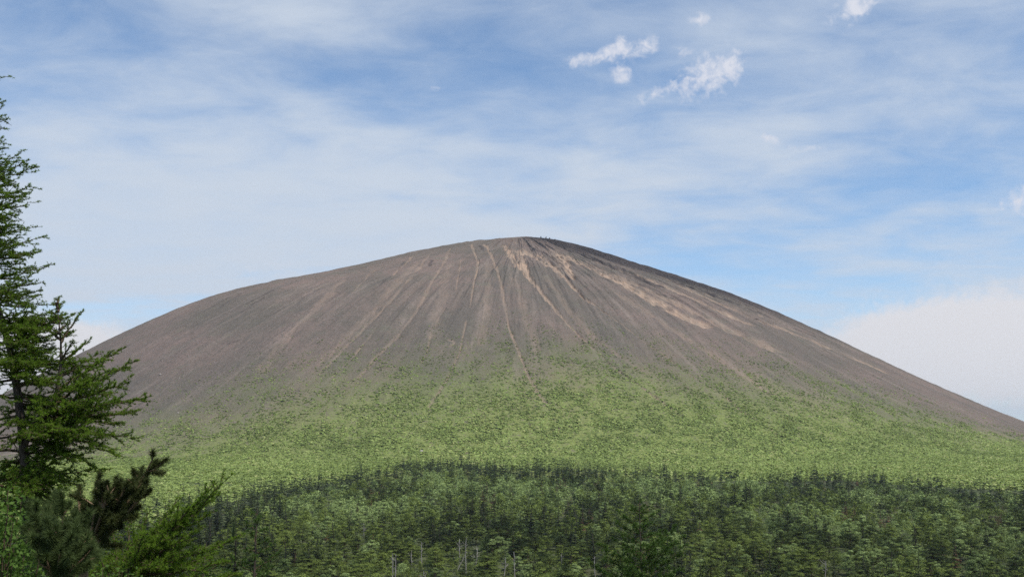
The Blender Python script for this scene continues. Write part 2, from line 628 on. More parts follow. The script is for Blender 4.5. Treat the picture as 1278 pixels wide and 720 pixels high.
# ------------------------------------------------------------------ ground sheet
def build_ground():
    d = np.concatenate([[0.3], np.linspace(3, 120, 60), np.linspace(125, 900, 150), np.geomspace(920, 12000, 60)])
    a = np.linspace(0, 2 * np.pi, 540, endpoint=False)
    A, D = np.meshgrid(a, d, indexing='ij')
    x = (D * np.cos(A)).ravel()
    y = (D * np.sin(A)).ravel()
    z = floor_h(x, y)
    r = np.hypot(x - MX, y - MY)
    z = z - 1.8 * sstep(775, 700, r) + 0.25 * sstep(740, 785, r)
    nr = len(d)
    i = np.arange(len(a))[:, None]
    j = np.arange(nr - 1)[None]
    i2 = (i + 1) % len(a)
    q = np.stack([i * nr + j, i * nr + j + 1, i2 * nr + j + 1, i2 * nr + j], -1).reshape(-1, 4)
    ob = make_obj('ground', np.stack([x, y, z], 1), quads=q, smooth=True)
    m, nt, out = new_mat('forest_floor')
    n = N(nt)
    geo = nt.nodes.new('ShaderNodeNewGeometry').outputs['Position']
    f = n.noise(geo, 0.3, 6, 0.7)
    g = n.noise(geo, 0.03, 4, 0.6)
    c = n.mix(n.smooth(f, 0.35, 0.65), (0.03, 0.04, 0.018), (0.085, 0.10, 0.04))
    c = n.mix(n.smooth(g, 0.55, 0.7, 0, 0.5), c, (0.09, 0.075, 0.05))
    b = n.bsdf(c, 0.95, n.bump(f, 0.5, 0.8))
    nt.links.new(b.outputs[0], out.inputs['Surface'])
    ob.data.materials.append(m)
    tag(ob, 'dark forest floor of the basin below the cone', None, None, 'structure')


build_ground()

# ------------------------------------------------------------------ forest zone
EDGE = [(-60, 672), (60, 668), (140, 655), (200, 640), (240, 632), (280, 618), (350, 603), (400, 596), (430, 590), (470, 583), (500, 577), (560, 574), (640, 575), (720, 578), (800, 582), (880, 586), (950, 590), (1030, 588), (1100, 593), (1180, 598), (1278, 602), (1400, 608)]
_ex, _ey = np.array([e[0] for e in EDGE], float), np.array([e[1] for e in EDGE], float)


def edge_dist(px):
    """distance of the forest's far edge along the direction of a pixel column"""
    ey = np.interp(px, _ex, _ey) + 9
    q, ok = hit(px, ey)
    return np.hypot(q[:, 0], q[:, 1])


_cols = np.linspace(-60, 1400, 120)
_edist = edge_dist(_cols)


def px_col(x, y):
    return 639 + F * x / y / (1 / CP)


def forest_edge(x, y):
    return np.interp(px_col(x, y), _cols, _edist)


# ------------------------------------------------------------------ low shrubs of the slope (nobody could count them)
def blob_tris(n_ring):
    """a low rounded shrub, unit size: a ragged dome of separate facets"""
    return None


def build_shrubs():
    n = 880000
    px = rng.uniform(-40, 1330, n)
    # sample in plan, a wedge in front of the camera
    az = np.arctan((px - 639) / F * CP)
    d = np.sqrt(rng.uniform(300 ** 2, 1010 ** 2, n))
    x = d * np.sin(az)
    y = d * np.cos(az)
    r = np.hypot(x - MX, y - MY)
    e = forest_edge(x, y)
    th = np.arctan2(y - MY, x - MX)
    ch = path_mask(x, y, CH, 3.0)
    veg = veg_cover(x, y)
    clump = fbm(x / 14 + 60, y / 14, 3)
    dens = (0.10 * sstep(0.0, 0.2, veg) + 0.9 * veg ** 1.4) * (1 - 0.9 * ch) * np.clip(0.35 + 1.3 * (clump - 0.2), 0.2, 1)
    keep = (d > e - 12) & (np.sin(th) < 0.15) & (rng.random(n) < dens * 1.0)
    x, y, veg, d, e = x[keep], y[keep], veg[keep], d[keep], e[keep]
    n = len(x)
    z = land_h(x, y)
    size = (0.36 + 1.0 * rng.random(n) ** 2.6) * (0.4 + 0.65 * veg)
    near_edge = sstep(70, 5, d - e)
    hgt = size * (0.30 + 0.30 * rng.random(n)) * (1 + 1.2 * near_edge * rng.random(n))
    K = 8
    # dome facets: random points on the upper hemisphere, each a triangle roughly tangent to it
    u = unit(n * K).reshape(n, K, 3)
    u[..., 2] = np.abs(u[..., 2])
    P = np.stack([x, y, z - 0.1], 1)[:, None] + u * np.stack([size, size, hgt], 1)[:, None]
    nrm = u + 0.45 * unit(n * K).reshape(n, K, 3) + np.array([0, 0, 0.55])
    nrm /= np.linalg.norm(nrm, axis=-1, keepdims=True)
    s1 = np.cross(nrm, unit(n * K).reshape(n, K, 3))
    s1 /= np.linalg.norm(s1, axis=-1, keepdims=True) + 1e-9
    s2 = np.cross(nrm, s1)
    w = (size[:, None, None] * rng.uniform(0.45, 0.85, (n, K, 1)))
    tri = np.stack([P + s1 * w, P - s1 * w * 0.5 + s2 * w * 0.87, P - s1 * w * 0.5 - s2 * w * 0.87], 2)
    base = fbm(x / 30 + 20, y / 30, 3)
    tint = np.clip(0.52 - 0.3 * (1 - veg) + 0.7 * (base - 0.5) + 0.30 * rng.normal(size=n), 0, 1.2)
    tint = np.repeat(tint, K) + rng.normal(0, 0.08, n * K)
    tri = tri.reshape(-1, 3)
    ob = make_obj('shrub_cover', tri, tris=np.arange(len(tri)).reshape(-1, 3), mats=[M_shrub], attrs={'tint': np.repeat(tint, 3)})
    tag(ob, 'low light green shrubs covering the lower slope of the cone', 'shrub cover', None, 'stuff')
    print('shrubs', n)


build_shrubs()


# ------------------------------------------------------------------ forest trees
def kite(base, d, L, w, droop, r):
    """sprays: thin kites (2 triangles) from base along d"""
    n = len(base)
    side = np.cross(d, np.array([0, 0, 1.0]))
    side /= np.linalg.norm(side, axis=1, keepdims=True) + 1e-9
    roll = r.uniform(-0.7, 0.7, (n, 1))
    up = np.cross(side, d)
    side = side * np.cos(roll) + up * np.sin(roll)
    mid = base + d * L * 0.5 + np.array([0, 0, 1.0]) * (droop * L * 0.1)
    tip = base + d * L - np.array([0, 0, 1.0]) * droop * L * 0.3
    a = mid + side * w / 2
    b = mid - side * w / 2
    return np.concatenate([np.stack([base, a, tip], 1), np.stack([base, tip, b], 1)])


def fir_crown(r, H, rad, whorls, sprays, fine):
    """conifer crown about the z axis, 0..H; fine: side twigs on every spray"""
    L = Leaves()
    for k in range(whorls):
        t = (k + r.uniform(0.1, 0.9)) / whorls
        z = H * (0.10 + 0.88 * t)
        rr = rad * (1 - t) ** 0.85 * r.uniform(0.7, 1.15) + 0.05 * rad
        n = max(3, int(sprays * (0.55 + 0.6 * (1 - t))))
        ph = np.arange(n) * 2 * np.pi / n + r.uniform(0, 6)
        ph = ph + r.normal(0, 0.25, n)
        el = -0.25 + 0.75 * t + r.normal(0, 0.12, n)
        d = np.stack([np.cos(ph) * np.cos(el), np.sin(ph) * np.cos(el), np.sin(el)], 1)
        base = np.tile([0, 0, z], (n, 1)) + r.normal(0, 0.03, (n, 3)) * H / 8
        ll = rr * r.uniform(0.65, 1.15, (n, 1))
        tint = r.uniform(0.1, 0.6, n)
        if not fine:
            tr = kite(base, d, ll, ll * 0.75, 0.5, r)
            L.add(tr, np.concatenate([tint, tint]))
        else:
            tr = kite(base, d, ll, ll * 0.28, 0.4, r)
            L.add(tr, np.concatenate([tint, tint]))
            for f in (0.3, 0.5, 0.7, 0.88):
                for sgn in (-1, 1):
                    a = sgn * r.uniform(0.5, 1.0, n)
                    dd = np.stack([d[:, 0] * np.cos(a) - d[:, 1] * np.sin(a), d[:, 0] * np.sin(a) + d[:, 1] * np.cos(a), d[:, 2] + r.uniform(-0.1, 0.35, n)], 1)
                    dd /= np.linalg.norm(dd, axis=1, keepdims=True)
                    l2 = ll * (0.62 - 0.35 * f)
                    tr = kite(base + d * ll * f, dd, l2, l2 * 0.5, 0.3, r)
                    t2 = tint + 0.3 * f
                    L.add(tr, np.concatenate([t2, t2]))
    # leader
    top = kite(np.array([[0, 0, H * 0.9]] * 2), np.array([[0.05, 0, 1.0], [0, 0.06, 1.0]]), np.full((2, 1), H * 0.13), np.full((2, 1), H * 0.03), 0, r)
    L.add(top, 0.5)
    return L


def pad_crown(r, H, rad, pads, leaves, size, flat=0.38, up=0.5, pw=1.0):
    """layered crown: several flattened leafy pads at the ends of limbs"""
    L = Leaves()
    limbs = []
    for k in range(pads):
        t = (k + 0.5) / pads
        z = H * (0.32 + 0.62 * t) + r.normal(0, 0.03 * H)
        ph = k * 2.4 + r.uniform(-0.5, 0.5)
        prof = math.sin(math.pi * (0.22 + 0.72 * t)) ** 0.8
        rr = rad * prof * r.uniform(0.3, 0.85)
        if k == pads - 1:
            rr *= 0.2
        c = np.array([rr * math.cos(ph), rr * math.sin(ph), z])
        pr = pw * rad * r.uniform(0.38, 0.62) * (0.6 + 0.5 * prof)
        u = unit(leaves, r)
        u[:, 2] = np.where(u[:, 2] < 0, u[:, 2] * 0.5, u[:, 2])
        q = r.uniform(0.55, 1.05, (leaves, 1))
        P = c + u * q * np.array([pr, pr, pr * flat])
        nrm = u * 0.8 + unit(leaves, r) * 0.6 + np.array([0, 0, up])
        nrm /= np.linalg.norm(nrm, axis=1, keepdims=True)
        s1 = np.cross(nrm, unit(leaves, r))
        s1 /= np.linalg.norm(s1, axis=1, keepdims=True) + 1e-9
        s2 = np.cross(nrm, s1)
        w = size * r.uniform(0.6, 1.3, (leaves, 1))
        L.add(np.stack([P + s1 * w, P - s1 * w * 0.7 + s2 * w * 0.45, P - s1 * w * 0.7 - s2 * w * 0.45], 1), 0.42 + r.normal(0, 0.2) + r.normal(0, 0.14, leaves))
        limbs.append(c)
    return L, limbs


def trunk_mesh(name, H, rad, r, limbs=(), mat=None, z0=-0.4):
    w = Wood()
    n = 6
    zz = np.linspace(z0, H, n)
    P = np.stack([np.cumsum(r.normal(0, 0.012 * H, n)) * (np.arange(n) > 1), np.cumsum(r.normal(0, 0.012 * H, n)) * (np.arange(n) > 1), zz], 1)
    w.tube(P, np.linspace(rad, rad * 0.25, n), 6)
    for c in limbs:
        b = np.array([0, 0, max(0.3, c[2] - 0.35 * np.hypot(c[0], c[1]) - 0.2)])
        w.tube(np.array([b, (b + c) / 2 + [0, 0, 0.05], c]), [rad * 0.4, rad * 0.3, rad * 0.15], 4)
    return w.build(name, mat, link=False)


def proto_set(kind):
    """mesh data of a few trees of one kind: (crown mesh, trunk mesh)"""
    out = []
    for s in range(7):
        r = np.random.default_rng(100 + s + 50 * hash_kind[kind])
        if kind == 'fir':
            H = 7.0
            L = fir_crown(r, H, 1.25 + 0.35 * r.random(), 17, 8, True)
            limbs = ()
        elif kind == 'pine':
            H = 6.0
            L, limbs = pad_crown(r, H, 1.9 + 0.5 * r.random(), 19, 125, 0.15, 0.36, 0.7, 0.68)
        elif kind == 'larch':
            H = 5.5
            L, limbs = pad_crown(r, H, 1.8 + 0.4 * r.random(), 17, 125, 0.15, 0.5, 0.5, 0.72)
        else:
            H = 5.5
            L = fir_crown(r, H, 1.2, 12, 6, True)
            limbs = ()
        mat = {'fir': M_fir, 'pine': M_yg, 'larch': M_larch_far, 'rusty': M_rust}[kind]
        cr = L.build('crown', mat, link=False)
        tr = trunk_mesh('trunk', H * 0.95, 0.10 + 0.04 * r.random(), r, limbs, M_bark if kind != 'pine' else M_twig)
        out.append((cr.data, tr.data))
        bpy.data.objects.remove(cr)
        bpy.data.objects.remove(tr)
    return out


hash_kind = {'fir': 1, 'pine': 2, 'larch': 3, 'rusty': 4}
PROTO = {k: proto_set(k) for k in hash_kind}


def far_templates(kind):
    out = []
    for s in range(12):
        r = np.random.default_rng(900 + s + 70 * hash_kind[kind])
        if kind in ('fir', 'rusty'):
            L = fir_crown(r, 7.0 if kind == 'fir' else 5.5, 1.25 + 0.3 * r.random(), 9, 6, False)
        elif kind == 'pine':
            L, _ = pad_crown(r, 6.0, 2.0, 8, 22, 0.36, 0.55)
        else:
            L, _ = pad_crown(r, 5.2, 1.8, 7, 20, 0.36, 0.6, 0.2)
        out.append(L.arrays())
    return out


FAR = {k: far_templates(k) for k in hash_kind}
MID = {}
for _k in hash_kind:
    MID[_k] = []
    for s in range(8):
        r = np.random.default_rng(2900 + s + 70 * hash_kind[_k])
        if _k in ('fir', 'rusty'):
            L = fir_crown(r, 7.0 if _k == 'fir' else 5.5, 1.25 + 0.3 * r.random(), 13, 7, False)
        elif _k == 'pine':
            L, _ = pad_crown(r, 6.0, 2.0, 11, 46, 0.25, 0.55)
        else:
            L, _ = pad_crown(r, 5.2, 1.8, 11, 42, 0.23, 0.6, 0.2)
        MID[_k].append(L.arrays())

RUST_SPOTS = [(610, 622), (700, 603), (742, 602), (1112, 640), (1245, 640), (470, 612), (735, 640), (985, 585), (1070, 592), (400, 640), (810, 632), (1060, 638)]
BRIGHT_SPOTS = [(645, 608, 55), (700, 612, 40), (790, 602, 45), (860, 610, 60), (985, 640, 60), (1120, 612, 60), (1070, 650, 60), (1230, 665, 60), (560, 600, 40), (430, 632, 60), (930, 600, 50)]
DARK_LARCH = None


def forest_points():
    pts = []
    for (d0, d1, s) in ((118, 240, 3.3), (240, 420, 3.4), (420, 760, 3.6)):
        m = int(840 * 680 / s ** 2)
        x = rng.uniform(-420, 420, m)
        y = rng.uniform(100, 780, m)
        d = np.hypot(x, y)
        c = px_col(x, y)
        k = (d >= d0) & (d < d1) & (c > -60) & (c < 1340)
        pts.append(np.stack([x[k], y[k]], 1))
    P = np.concatenate(pts)
    e = forest_edge(P[:, 0], P[:, 1])
    d = np.hypot(P[:, 0], P[:, 1])
    rag = 60 * (fbm(P[:, 0] / 25 + 70, P[:, 1] / 40, 3) - 0.5)
    # thinning towards the ragged edge
    p = sstep(40, -70, d - e + 1.7 * rag) ** 1.2
    k = rng.random(len(P)) < p
    return P[k], d[k], e[k]


FP, FD, FE = forest_points()
fz = land_h(FP[:, 0], FP[:, 1])
fpx, fpy = proj(np.stack([FP[:, 0], FP[:, 1], fz + 4], 1))
# kind of every tree
n1 = fbm(FP[:, 0] / 38 + 31, FP[:, 1] / 60 + 4, 3)
near_band = sstep(130, 20, FE - FD)
p_bright = np.clip(0.14 + 3.2 * (n1 - 0.5), 0.03, 0.85) * (1 - 0.85 * near_band)
p_bright = p_bright + 0.10 * sstep(260, 150, FD)
for bx, by, bs in BRIGHT_SPOTS:
    p_bright = np.maximum(p_bright, 0.85 * np.exp(-((fpx - bx) / bs) ** 2 - ((fpy - by) / 12) ** 2))
bright = np.zeros(len(FP))
for bx, by, bs in BRIGHT_SPOTS:
    bright = np.maximum(bright, np.exp(-((fpx - bx) / bs) ** 2 - ((fpy - by) / 12) ** 2))
p_rust = 0.012 + 0 * n1
for rx, ry in RUST_SPOTS:
    p_rust = np.maximum(p_rust, 0.7 * np.exp(-((fpx - rx) / 9) ** 2 - ((fpy - ry) / 8) ** 2))
u1 = rng.random(len(FP))
u2 = rng.random(len(FP))
kind = np.where(u1 < p_bright, np.where(FD < 300, np.where(u2 < 0.65, 1, 2), np.where(u2 < 0.4, 1, 2)), 0)
inner = sstep(60, 190, FE - FD + 120 * (n1 - 0.5))
near_pine = (kind == 0) & (u2 < 0.02 + 0.66 * inner)
kind = np.where(near_pine, np.where(rng.random(len(FP)) < 0.88, 1, 2), kind)
kind = np.where(rng.random(len(FP)) < 0.85 * bright, 2, kind)
kind = np.where(rng.random(len(FP)) < p_rust, 3, kind)
KN = ['fir', 'pine', 'larch', 'rusty']
hs = rng.uniform(0.55, 1.25, len(FP)) * np.where(kind == 0, 0.85, 0.8 * (0.6 + 0.4 * sstep(0, 110, FE - FD)))
tall = rng.random(len(FP)) < 0.08
hs = np.where(tall & (kind == 0), hs * 1.2, hs)
ws = rng.uniform(0.85, 1.3, len(FP)) * np.where(kind == 0, 0.95, 1.0)
rot = rng.uniform(0, 2 * np.pi, len(FP))

# clearing for the bare snags
SNAGS = [(526, 676, 704, 0), (514, 690, 703, 0), (581, 671, 706, 0), (573, 672, 690, 1), (593, 685, 696, 1), (489, 690, 718, 0), (494, 691, 722, 0), (530, 712, 725, 1), (611, 649, 658, 0), (644, 688, 722, 0), (629, 695, 712, 1), (570, 692, 702, 2), (742, 694, 722, 0), (1030, 700, 716, 1), (455, 652, 664, 0), (700, 690, 704, 0)]
clear = np.zeros(len(FP), bool)
for (sx, sy0, sy1, _) in SNAGS:
    q, _ok2 = hit([sx], [sy1 + 4])
    c = q[0]
    dd = np.hypot(c[0], c[1])
    u = c / dd
    rel = FP - c
    along = rel @ u
    across = np.abs(rel @ np.array([-u[1], u[0]]))
    clear |= (along < 1) & (along > -0.33 * dd * 0.5) & (across < 1.6) & (sy1 > 660)
hs = np.where(clear, hs * 0.5, hs)

# what shows: the trees whose tops lie inside the frame
tpx, tpy = proj(np.stack([FP[:, 0], FP[:, 1], fz + np.where(kind == 0, 7.0, 5.6) * hs], 1))
inframe = (tpx > -8) & (tpx < 1286) & (tpy < 714)
showsize = hs * np.where(kind == 0, 6.5, 6.0) / FD
hidden_left = (tpx < 150) & (tpy > 560)
thing = np.zeros(len(FP), bool)
LIMIT = {0: 290, 1: 290, 2: 200, 3: 60}
for kk, lim in LIMIT.items():
    cand = np.nonzero(inframe & (kind == kk) & ~hidden_left & ~clear)[0]
    cand = cand[np.argsort(-showsize[cand])][:lim]
    thing[cand] = True

CATN = {0: ('fir_tree', 'fir tree'), 1: ('pine_tree', 'pine tree'), 2: ('larch_tree', 'larch tree'), 3: ('dead_conifer', 'dead conifer')}
LOOK = {0: 'dark green pointed fir', 1: 'yellow green layered pine', 2: 'light green rounded larch', 3: 'rust brown dried conifer'}
GRP = {0: 'dark firs at the front of the basin forest', 1: 'yellow green pines at the front of the basin forest', 2: 'light green larches of the basin forest', 3: 'rust brown dried conifers in the basin forest'}


def zone(px):
    if px < 330:
        return 'beside the foreground boughs'
    if px < 480:
        return 'left of the bare snags'
    if px < 660:
        return 'among the bare snags'
    if px < 740:
        return 'between snags and central larch'
    if px < 870:
        return 'around the central larch'
    if px < 1080:
        return 'right of the central larch'
    return 'at the right end of the forest'


n2 = fbm(FP[:, 0] / 22 + 11, FP[:, 1] / 34 + 90, 3)
tone_all = rng.normal(0, 0.26, len(FP)) + 1.5 * (n2 - 0.5) + 0.35 * bright * (kind == 2)

for i in np.nonzero(thing)[0]:
    k = int(kind[i])
    nm, cat = CATN[k]
    size = 'tall' if hs[i] > (0.85 if k == 0 else 0.72) else 'small'
    row = 'in the front rows' if FD[i] < 190 else 'in the middle rows' if FD[i] < 330 else 'in the far rows'
    o = empty(nm, (FP[i, 0], FP[i, 1], fz[i]), f'{size} {LOOK[k]} {row} {zone(fpx[i])}', cat, GRP[k])
    o.scale = (hs[i] * ws[i], hs[i] * ws[i], hs[i])
    o.rotation_euler = (rng.normal(0, 0.03), rng.normal(0, 0.03), rot[i])
    cr, tr = PROTO[KN[k]][int(rng.integers(7))]
    c = bpy.data.objects.new('crown', cr)
    t = bpy.data.objects.new('trunk', tr)
    v = float(np.clip(0.5 + tone_all[i] / 0.9, 0, 1))
    c.color = (v, v, v, 1)
    for p in (c, t):
        p.parent = o
        col.objects.link(p)

# the rest of the wood, one mass
parts_v, parts_c, parts_m = [], [], []
rest = np.nonzero(~thing)[0]
for k in range(4):
    sel = rest[kind[rest] == k]
    tid = rng.integers(0, 96, len(sel))
    for v in range(12):
        for lod in (0, 1):
            s = sel[(tid % 12 == v) & ((FD[sel] < 300) == (lod == 1))]
            if not len(s):
                continue
            T, C = (FAR[KN[k]][v] if lod == 0 else MID[KN[k]][v % 8])
            ca, sa = np.cos(rot[s])[:, None, None], np.sin(rot[s])[:, None, None]
            wv = (hs[s] * ws[s])[:, None, None]
            X = (T[None, ..., 0] * ca - T[None, ..., 1] * sa) * wv + FP[s, 0][:, None, None]
            Y = (T[None, ..., 0] * sa + T[None, ..., 1] * ca) * wv + FP[s, 1][:, None, None]
            Z = T[None, ..., 2] * hs[s][:, None, None] + fz[s][:, None, None]
            parts_v.append(np.stack([X, Y, Z], -1).reshape(-1, 3))
            tone = tone_all[s]
            parts_c.append(np.repeat((C[None] + tone[:, None]).ravel(), 3))
            parts_m.append(np.full(len(s) * len(T), k, np.int32))
V = np.concatenate(parts_v)
ob = make_obj('forest', V, tris=np.arange(len(V)).reshape(-1, 3), mats=[M_fir, M_yg, M_larch_far, M_rust], attrs={'tint': np.concatenate(parts_c)})
ob.data.polygons.foreach_set('material_index', np.concatenate(parts_m))
tag(ob, 'mixed wood of dark firs and light larches filling the basin', 'forest', None, 'stuff')
print('forest trees', len(FP), 'things', int(thing.sum()), 'tris', len(V) // 3)

# ------------------------------------------------------------------ bare snags
SN_LABEL = ['bare bleached snag with short broken side branches', 'bleached forked snag with a bent side limb', 'leaning bleached dead trunk']
SN_WHERE = ['left of the tallest pair', 'second in the left cluster', 'tallest of the middle cluster', 'thin one in the middle cluster', 'right end of the middle cluster', 'leftmost low pair outer trunk', 'leftmost low pair inner trunk', 'at the bottom edge', 'standing high up the forest', 'right of the snag clusters', 'short one right of the middle cluster', 'tilted in the middle cluster', 'left of the central dark larch', 'in the right half of the forest', 'up left among dark firs', 'midway to the central dark larch']
for (sx, sy0, sy1, sk), where in zip(SNAGS, SN_WHERE):
    # stand it where its foot would show, tall enough to reach its top
    q, ok = hit([sx], [sy1 + 6])
    c = q[0] * 0.97
    dist = np.hypot(c[0], c[1])
    zb = float(land_h(c[0], c[1]))
    zt = at(sx, sy0, c[1])[2]
    H = max(3.0, zt - zb)
    r = np.random.default_rng(int(sx))
    o = empty('dead_snag', (c[0], c[1], zb), f'{SN_LABEL[sk]}, {where}', 'dead tree', 'bare bleached snags in the forest')
    w = Wood()
    lean = 0.0 if sk < 2 else 0.55
    zz = np.linspace(-0.4, H, 8)
    P = np.stack([lean * zz * 0.9 + np.cumsum(r.normal(0, 0.05, 8)), np.cumsum(r.normal(0, 0.05, 8)), zz], 1)
    w.tube(P, np.linspace(0.12, 0.055, 8), 6)
    w.build('trunk', M_snag, o)
    b = Wood()
    for _ in range(7 if sk != 1 else 10):
        t = r.uniform(0.45, 0.97)
        a = r.uniform(0, 6.28)
        p0 = np.array([np.interp(t * H, zz, P[:, 0]), np.interp(t * H, zz, P[:, 1]), t * H])
        l = r.uniform(0.3, 1.0) * (1.6 if sk == 1 else 1)
        d = np.array([math.cos(a), math.sin(a), r.uniform(-0.1, 0.7)])
        b.tube(np.array([p0, p0 + d * l * 0.5, p0 + d * l + [0, 0, 0.15 * l]]), [0.035, 0.028, 0.018], 4)
    b.build('branch', M_snag, o)

# ------------------------------------------------------------------ undergrowth between the nearer trees
def build_undergrowth():
    r = np.random.default_rng(404)
    n = 26000
    az = np.arctan((r.uniform(-20, 1300, n) - 639) / F * CP)
    d = np.sqrt(r.uniform(118 ** 2, 300 ** 2, n))
    x, y = d * np.sin(az), d * np.cos(az)
    z = land_h(x, y)
    size = r.uniform(0.3, 1.0, n)
    K = 16
    u = unit(n * K, r).reshape(n, K, 3)
    u[..., 2] = np.abs(u[..., 2])
    P = np.stack([x, y, z - 0.1], 1)[:, None] + u * r.uniform(0.6, 1.1, (n, K, 1)) * np.stack([size, size, size * 0.9], 1)[:, None]
    nrm = u + 0.8 * unit(n * K, r).reshape(n, K, 3) + np.array([0, 0, 0.4])
    nrm /= np.linalg.norm(nrm, axis=-1, keepdims=True)
    s1 = np.cross(nrm, unit(n * K, r).reshape(n, K, 3))
    s1 /= np.linalg.norm(s1, axis=-1, keepdims=True) + 1e-9
    s2 = np.cross(nrm, s1)
    w = size[:, None, None] * r.uniform(0.15, 0.36, (n, K, 1))
    tri = np.stack([P + s1 * w, P - s1 * w * 0.5 + s2 * w * 0.6, P - s1 * w * 0.5 - s2 * w * 0.6], 2).reshape(-1, 3)
    tint = np.repeat(r.normal(0.4, 0.25, n), K) + r.normal(0, 0.12, n * K)
    ob = make_obj('undergrowth', tri, tris=np.arange(len(tri)).reshape(-1, 3), mats=[M_yg], attrs={'tint': np.repeat(tint, 3)})
    tag(ob, 'low green undergrowth on the forest floor between the trunks', 'undergrowth', None, 'stuff')


build_undergrowth()

# ------------------------------------------------------------------ boulders on the slope and dark shapes on the rim
def rock(name, p, s, mat, label, cat, group, seed):
    import bmesh
    bm = bmesh.new()
    bmesh.ops.create_icosphere(bm, subdivisions=3, radius=1)
    r = np.random.default_rng(seed)
    pl = [(Vector(unit(1, r)[0]), r.uniform(0.55, 0.85)) for _ in range(9)]
    for v in bm.verts:
        for nrm, dd in pl:
            k = v.co.dot(nrm)
            if k > dd:
                v.co -= nrm * (k - dd) * 0.9
        v.co *= 1 + 0.08 * float(vnoise(v.co.x * 3 + seed, v.co.y * 3 + v.co.z))
        v.co = Vector((v.co.x * s[0], v.co.y * s[1], v.co.z * s[2]))
    me = bpy.data.meshes.new(name)
    bm.to_mesh(me)
    bm.free()
    me.materials.append(mat)
    o = bpy.data.objects.new(name, me)
    col.objects.link(o)
    o.location = p
    tag(o, label, cat, group)
    return o


for i, (bx, by, s, lab) in enumerate([(200, 468, 1.0, 'pale boulder alone high on the left flank of the cone'), (222, 516, 0.8, 'pale flat boulder below the high one on the left flank'), (526, 564, 1.0, 'small pale boulder just above the dark forest edge')]):
    q, ok = hit([bx], [by])
    z = float(land_h(q[0, 0], q[0, 1]))
    rock('boulder', (q[0, 0], q[0, 1], z + s * 0.35), (s, s * 0.8, s * 0.7), M_rock, lab, 'boulder', None, 20 + i)
for i, (bx, h, lab) in enumerate([(676, 1.5, 'squat dark shape on the summit rim, first of the row'), (682.5, 2.4, 'tallest upright dark shape on the summit rim'), (687, 1.9, 'upright dark shape beside the tallest one on the rim'), (694, 1.3, 'low dark shape at the lower end of the summit row')]):
    ys = np.linspace(1150, 1330, 120)
    xs = (bx - 639) / F * ys * CP
    zz = land_h(xs, ys)
    k = int(np.argmax(zz / ys))
    rock('rim_shape', (xs[k], ys[k], zz[k] + 1.0), (0.75, 0.75, h * 0.85), M_rim_shape, lab, 'rock', 'dark shapes standing on the summit rim', 40 + i)  # lumps standing in for tiny upright figures on the rim


# ------------------------------------------------------------------ foreground trees
def bez(p0, p1, p2, n):
    t = np.linspace(0, 1, n)[:, None]
    return p0 * (1 - t) ** 2 + 2 * p1 * t * (1 - t) + p2 * t * t


def larch_branch(root, p0, p1, r, mats, sag=0.12, up=0.15, rad=0.018, twig=0.42, tw_gap=0.07, ros=0.017, nl=0.030, nw=0.006, nn=10, bare=0.12, dens=1.0):
    """one larch limb from p0 to p1 with side twigs; needles in rosettes as its child"""
    p0 = np.asarray(p0, float)
    p1 = np.asarray(p1, float)
    L = np.linalg.norm(p1 - p0)
    midp = (p0 + p1) / 2 + np.array([0, 0, -sag * L]) + r.normal(0, 0.03 * L, 3)
    P = bez(p0, midp, p1, 12)
    P[1:-1] += r.normal(0, 0.012 * L, (10, 3))
    w = Wood()
    w.tube(P, np.linspace(rad, 0.003, 12), 5)
    lv = Leaves()

    def dress(Q, gap, tint, start=0.0):
        seg = np.linalg.norm(np.diff(Q, axis=0), axis=1)
        s = np.concatenate([[0], np.cumsum(seg)])
        m = max(2, int(s[-1] * (1 - start) / gap))
        u = np.sort(r.uniform(start, 1, m)) * s[-1]
        C = np.stack([np.interp(u, s, Q[:, i]) for i in range(3)], 1)
        ax = unit(m, r) * 0.5
        ax[:, 2] += 0.35
        C = C + unit(m, r) * 0.006
        lv.add(needles(C, ax, nl, nw, nn, 0.9, r), tint + np.repeat(r.normal(0, 0.13, m), nn))

    dress(P, ros * 1.1, 0.5, bare)
    nt = max(3, int(L / tw_gap * dens))
    D = (p1 - p0) / L
    for i in range(nt):
        t = bare + (1 - bare) * (i + r.uniform(0, 1)) / nt
        b = np.array([np.interp(t, np.linspace(0, 1, 12), P[:, k]) for k in range(3)])
        sgn = 1 if i % 2 else -1
        a = sgn * r.uniform(0.5, 1.15)
        d = np.array([D[0] * math.cos(a) - D[1] * math.sin(a), D[0] * math.sin(a) + D[1] * math.cos(a), D[2] * 0.6])
        d = d + r.normal(0, 0.22, 3)
        d[2] += up
        d /= np.linalg.norm(d)
        l = twig * L * (1.05 - 0.85 * t) * r.uniform(0.45, 1.15) + 0.05
        l = min(l, 0.75)
        e = b + d * l + np.array([0, 0, -0.12 * l])
        Q = bez(b, (b + e) / 2 + np.array([0, 0, 0.06 * l]) + r.normal(0, 0.04 * l, 3), e, 6)
        w.tube(Q, np.linspace(max(0.004, rad * 0.3), 0.0022, 6), 3)
        tint = 0.5 + r.normal(0, 0.15)
        dress(Q, ros, tint, 0.02)
        for _ in range(int(l / 0.075)):
            t2 = r.uniform(0.25, 0.95)
            b2 = Q[int(t2 * 5)]
            d2 = d + r.normal(0, 0.7, 3)
            d2 /= np.linalg.norm(d2)
            l2 = l * r.uniform(0.2, 0.45)
            Q2 = np.array([b2, b2 + d2 * l2 * 0.5 + [0, 0, 0.01], b2 + d2 * l2])
            w.tube(Q2, [0.003, 0.0025, 0.0018], 3)
            dress(Q2, ros, tint + 0.1, 0.0)
    ob = w.build('branch', mats[1], root)
    lv.build('needles', mats[0], ob)
    return ob


def local(p, base):
    return np.asarray(p, float) - np.asarray(base, float)


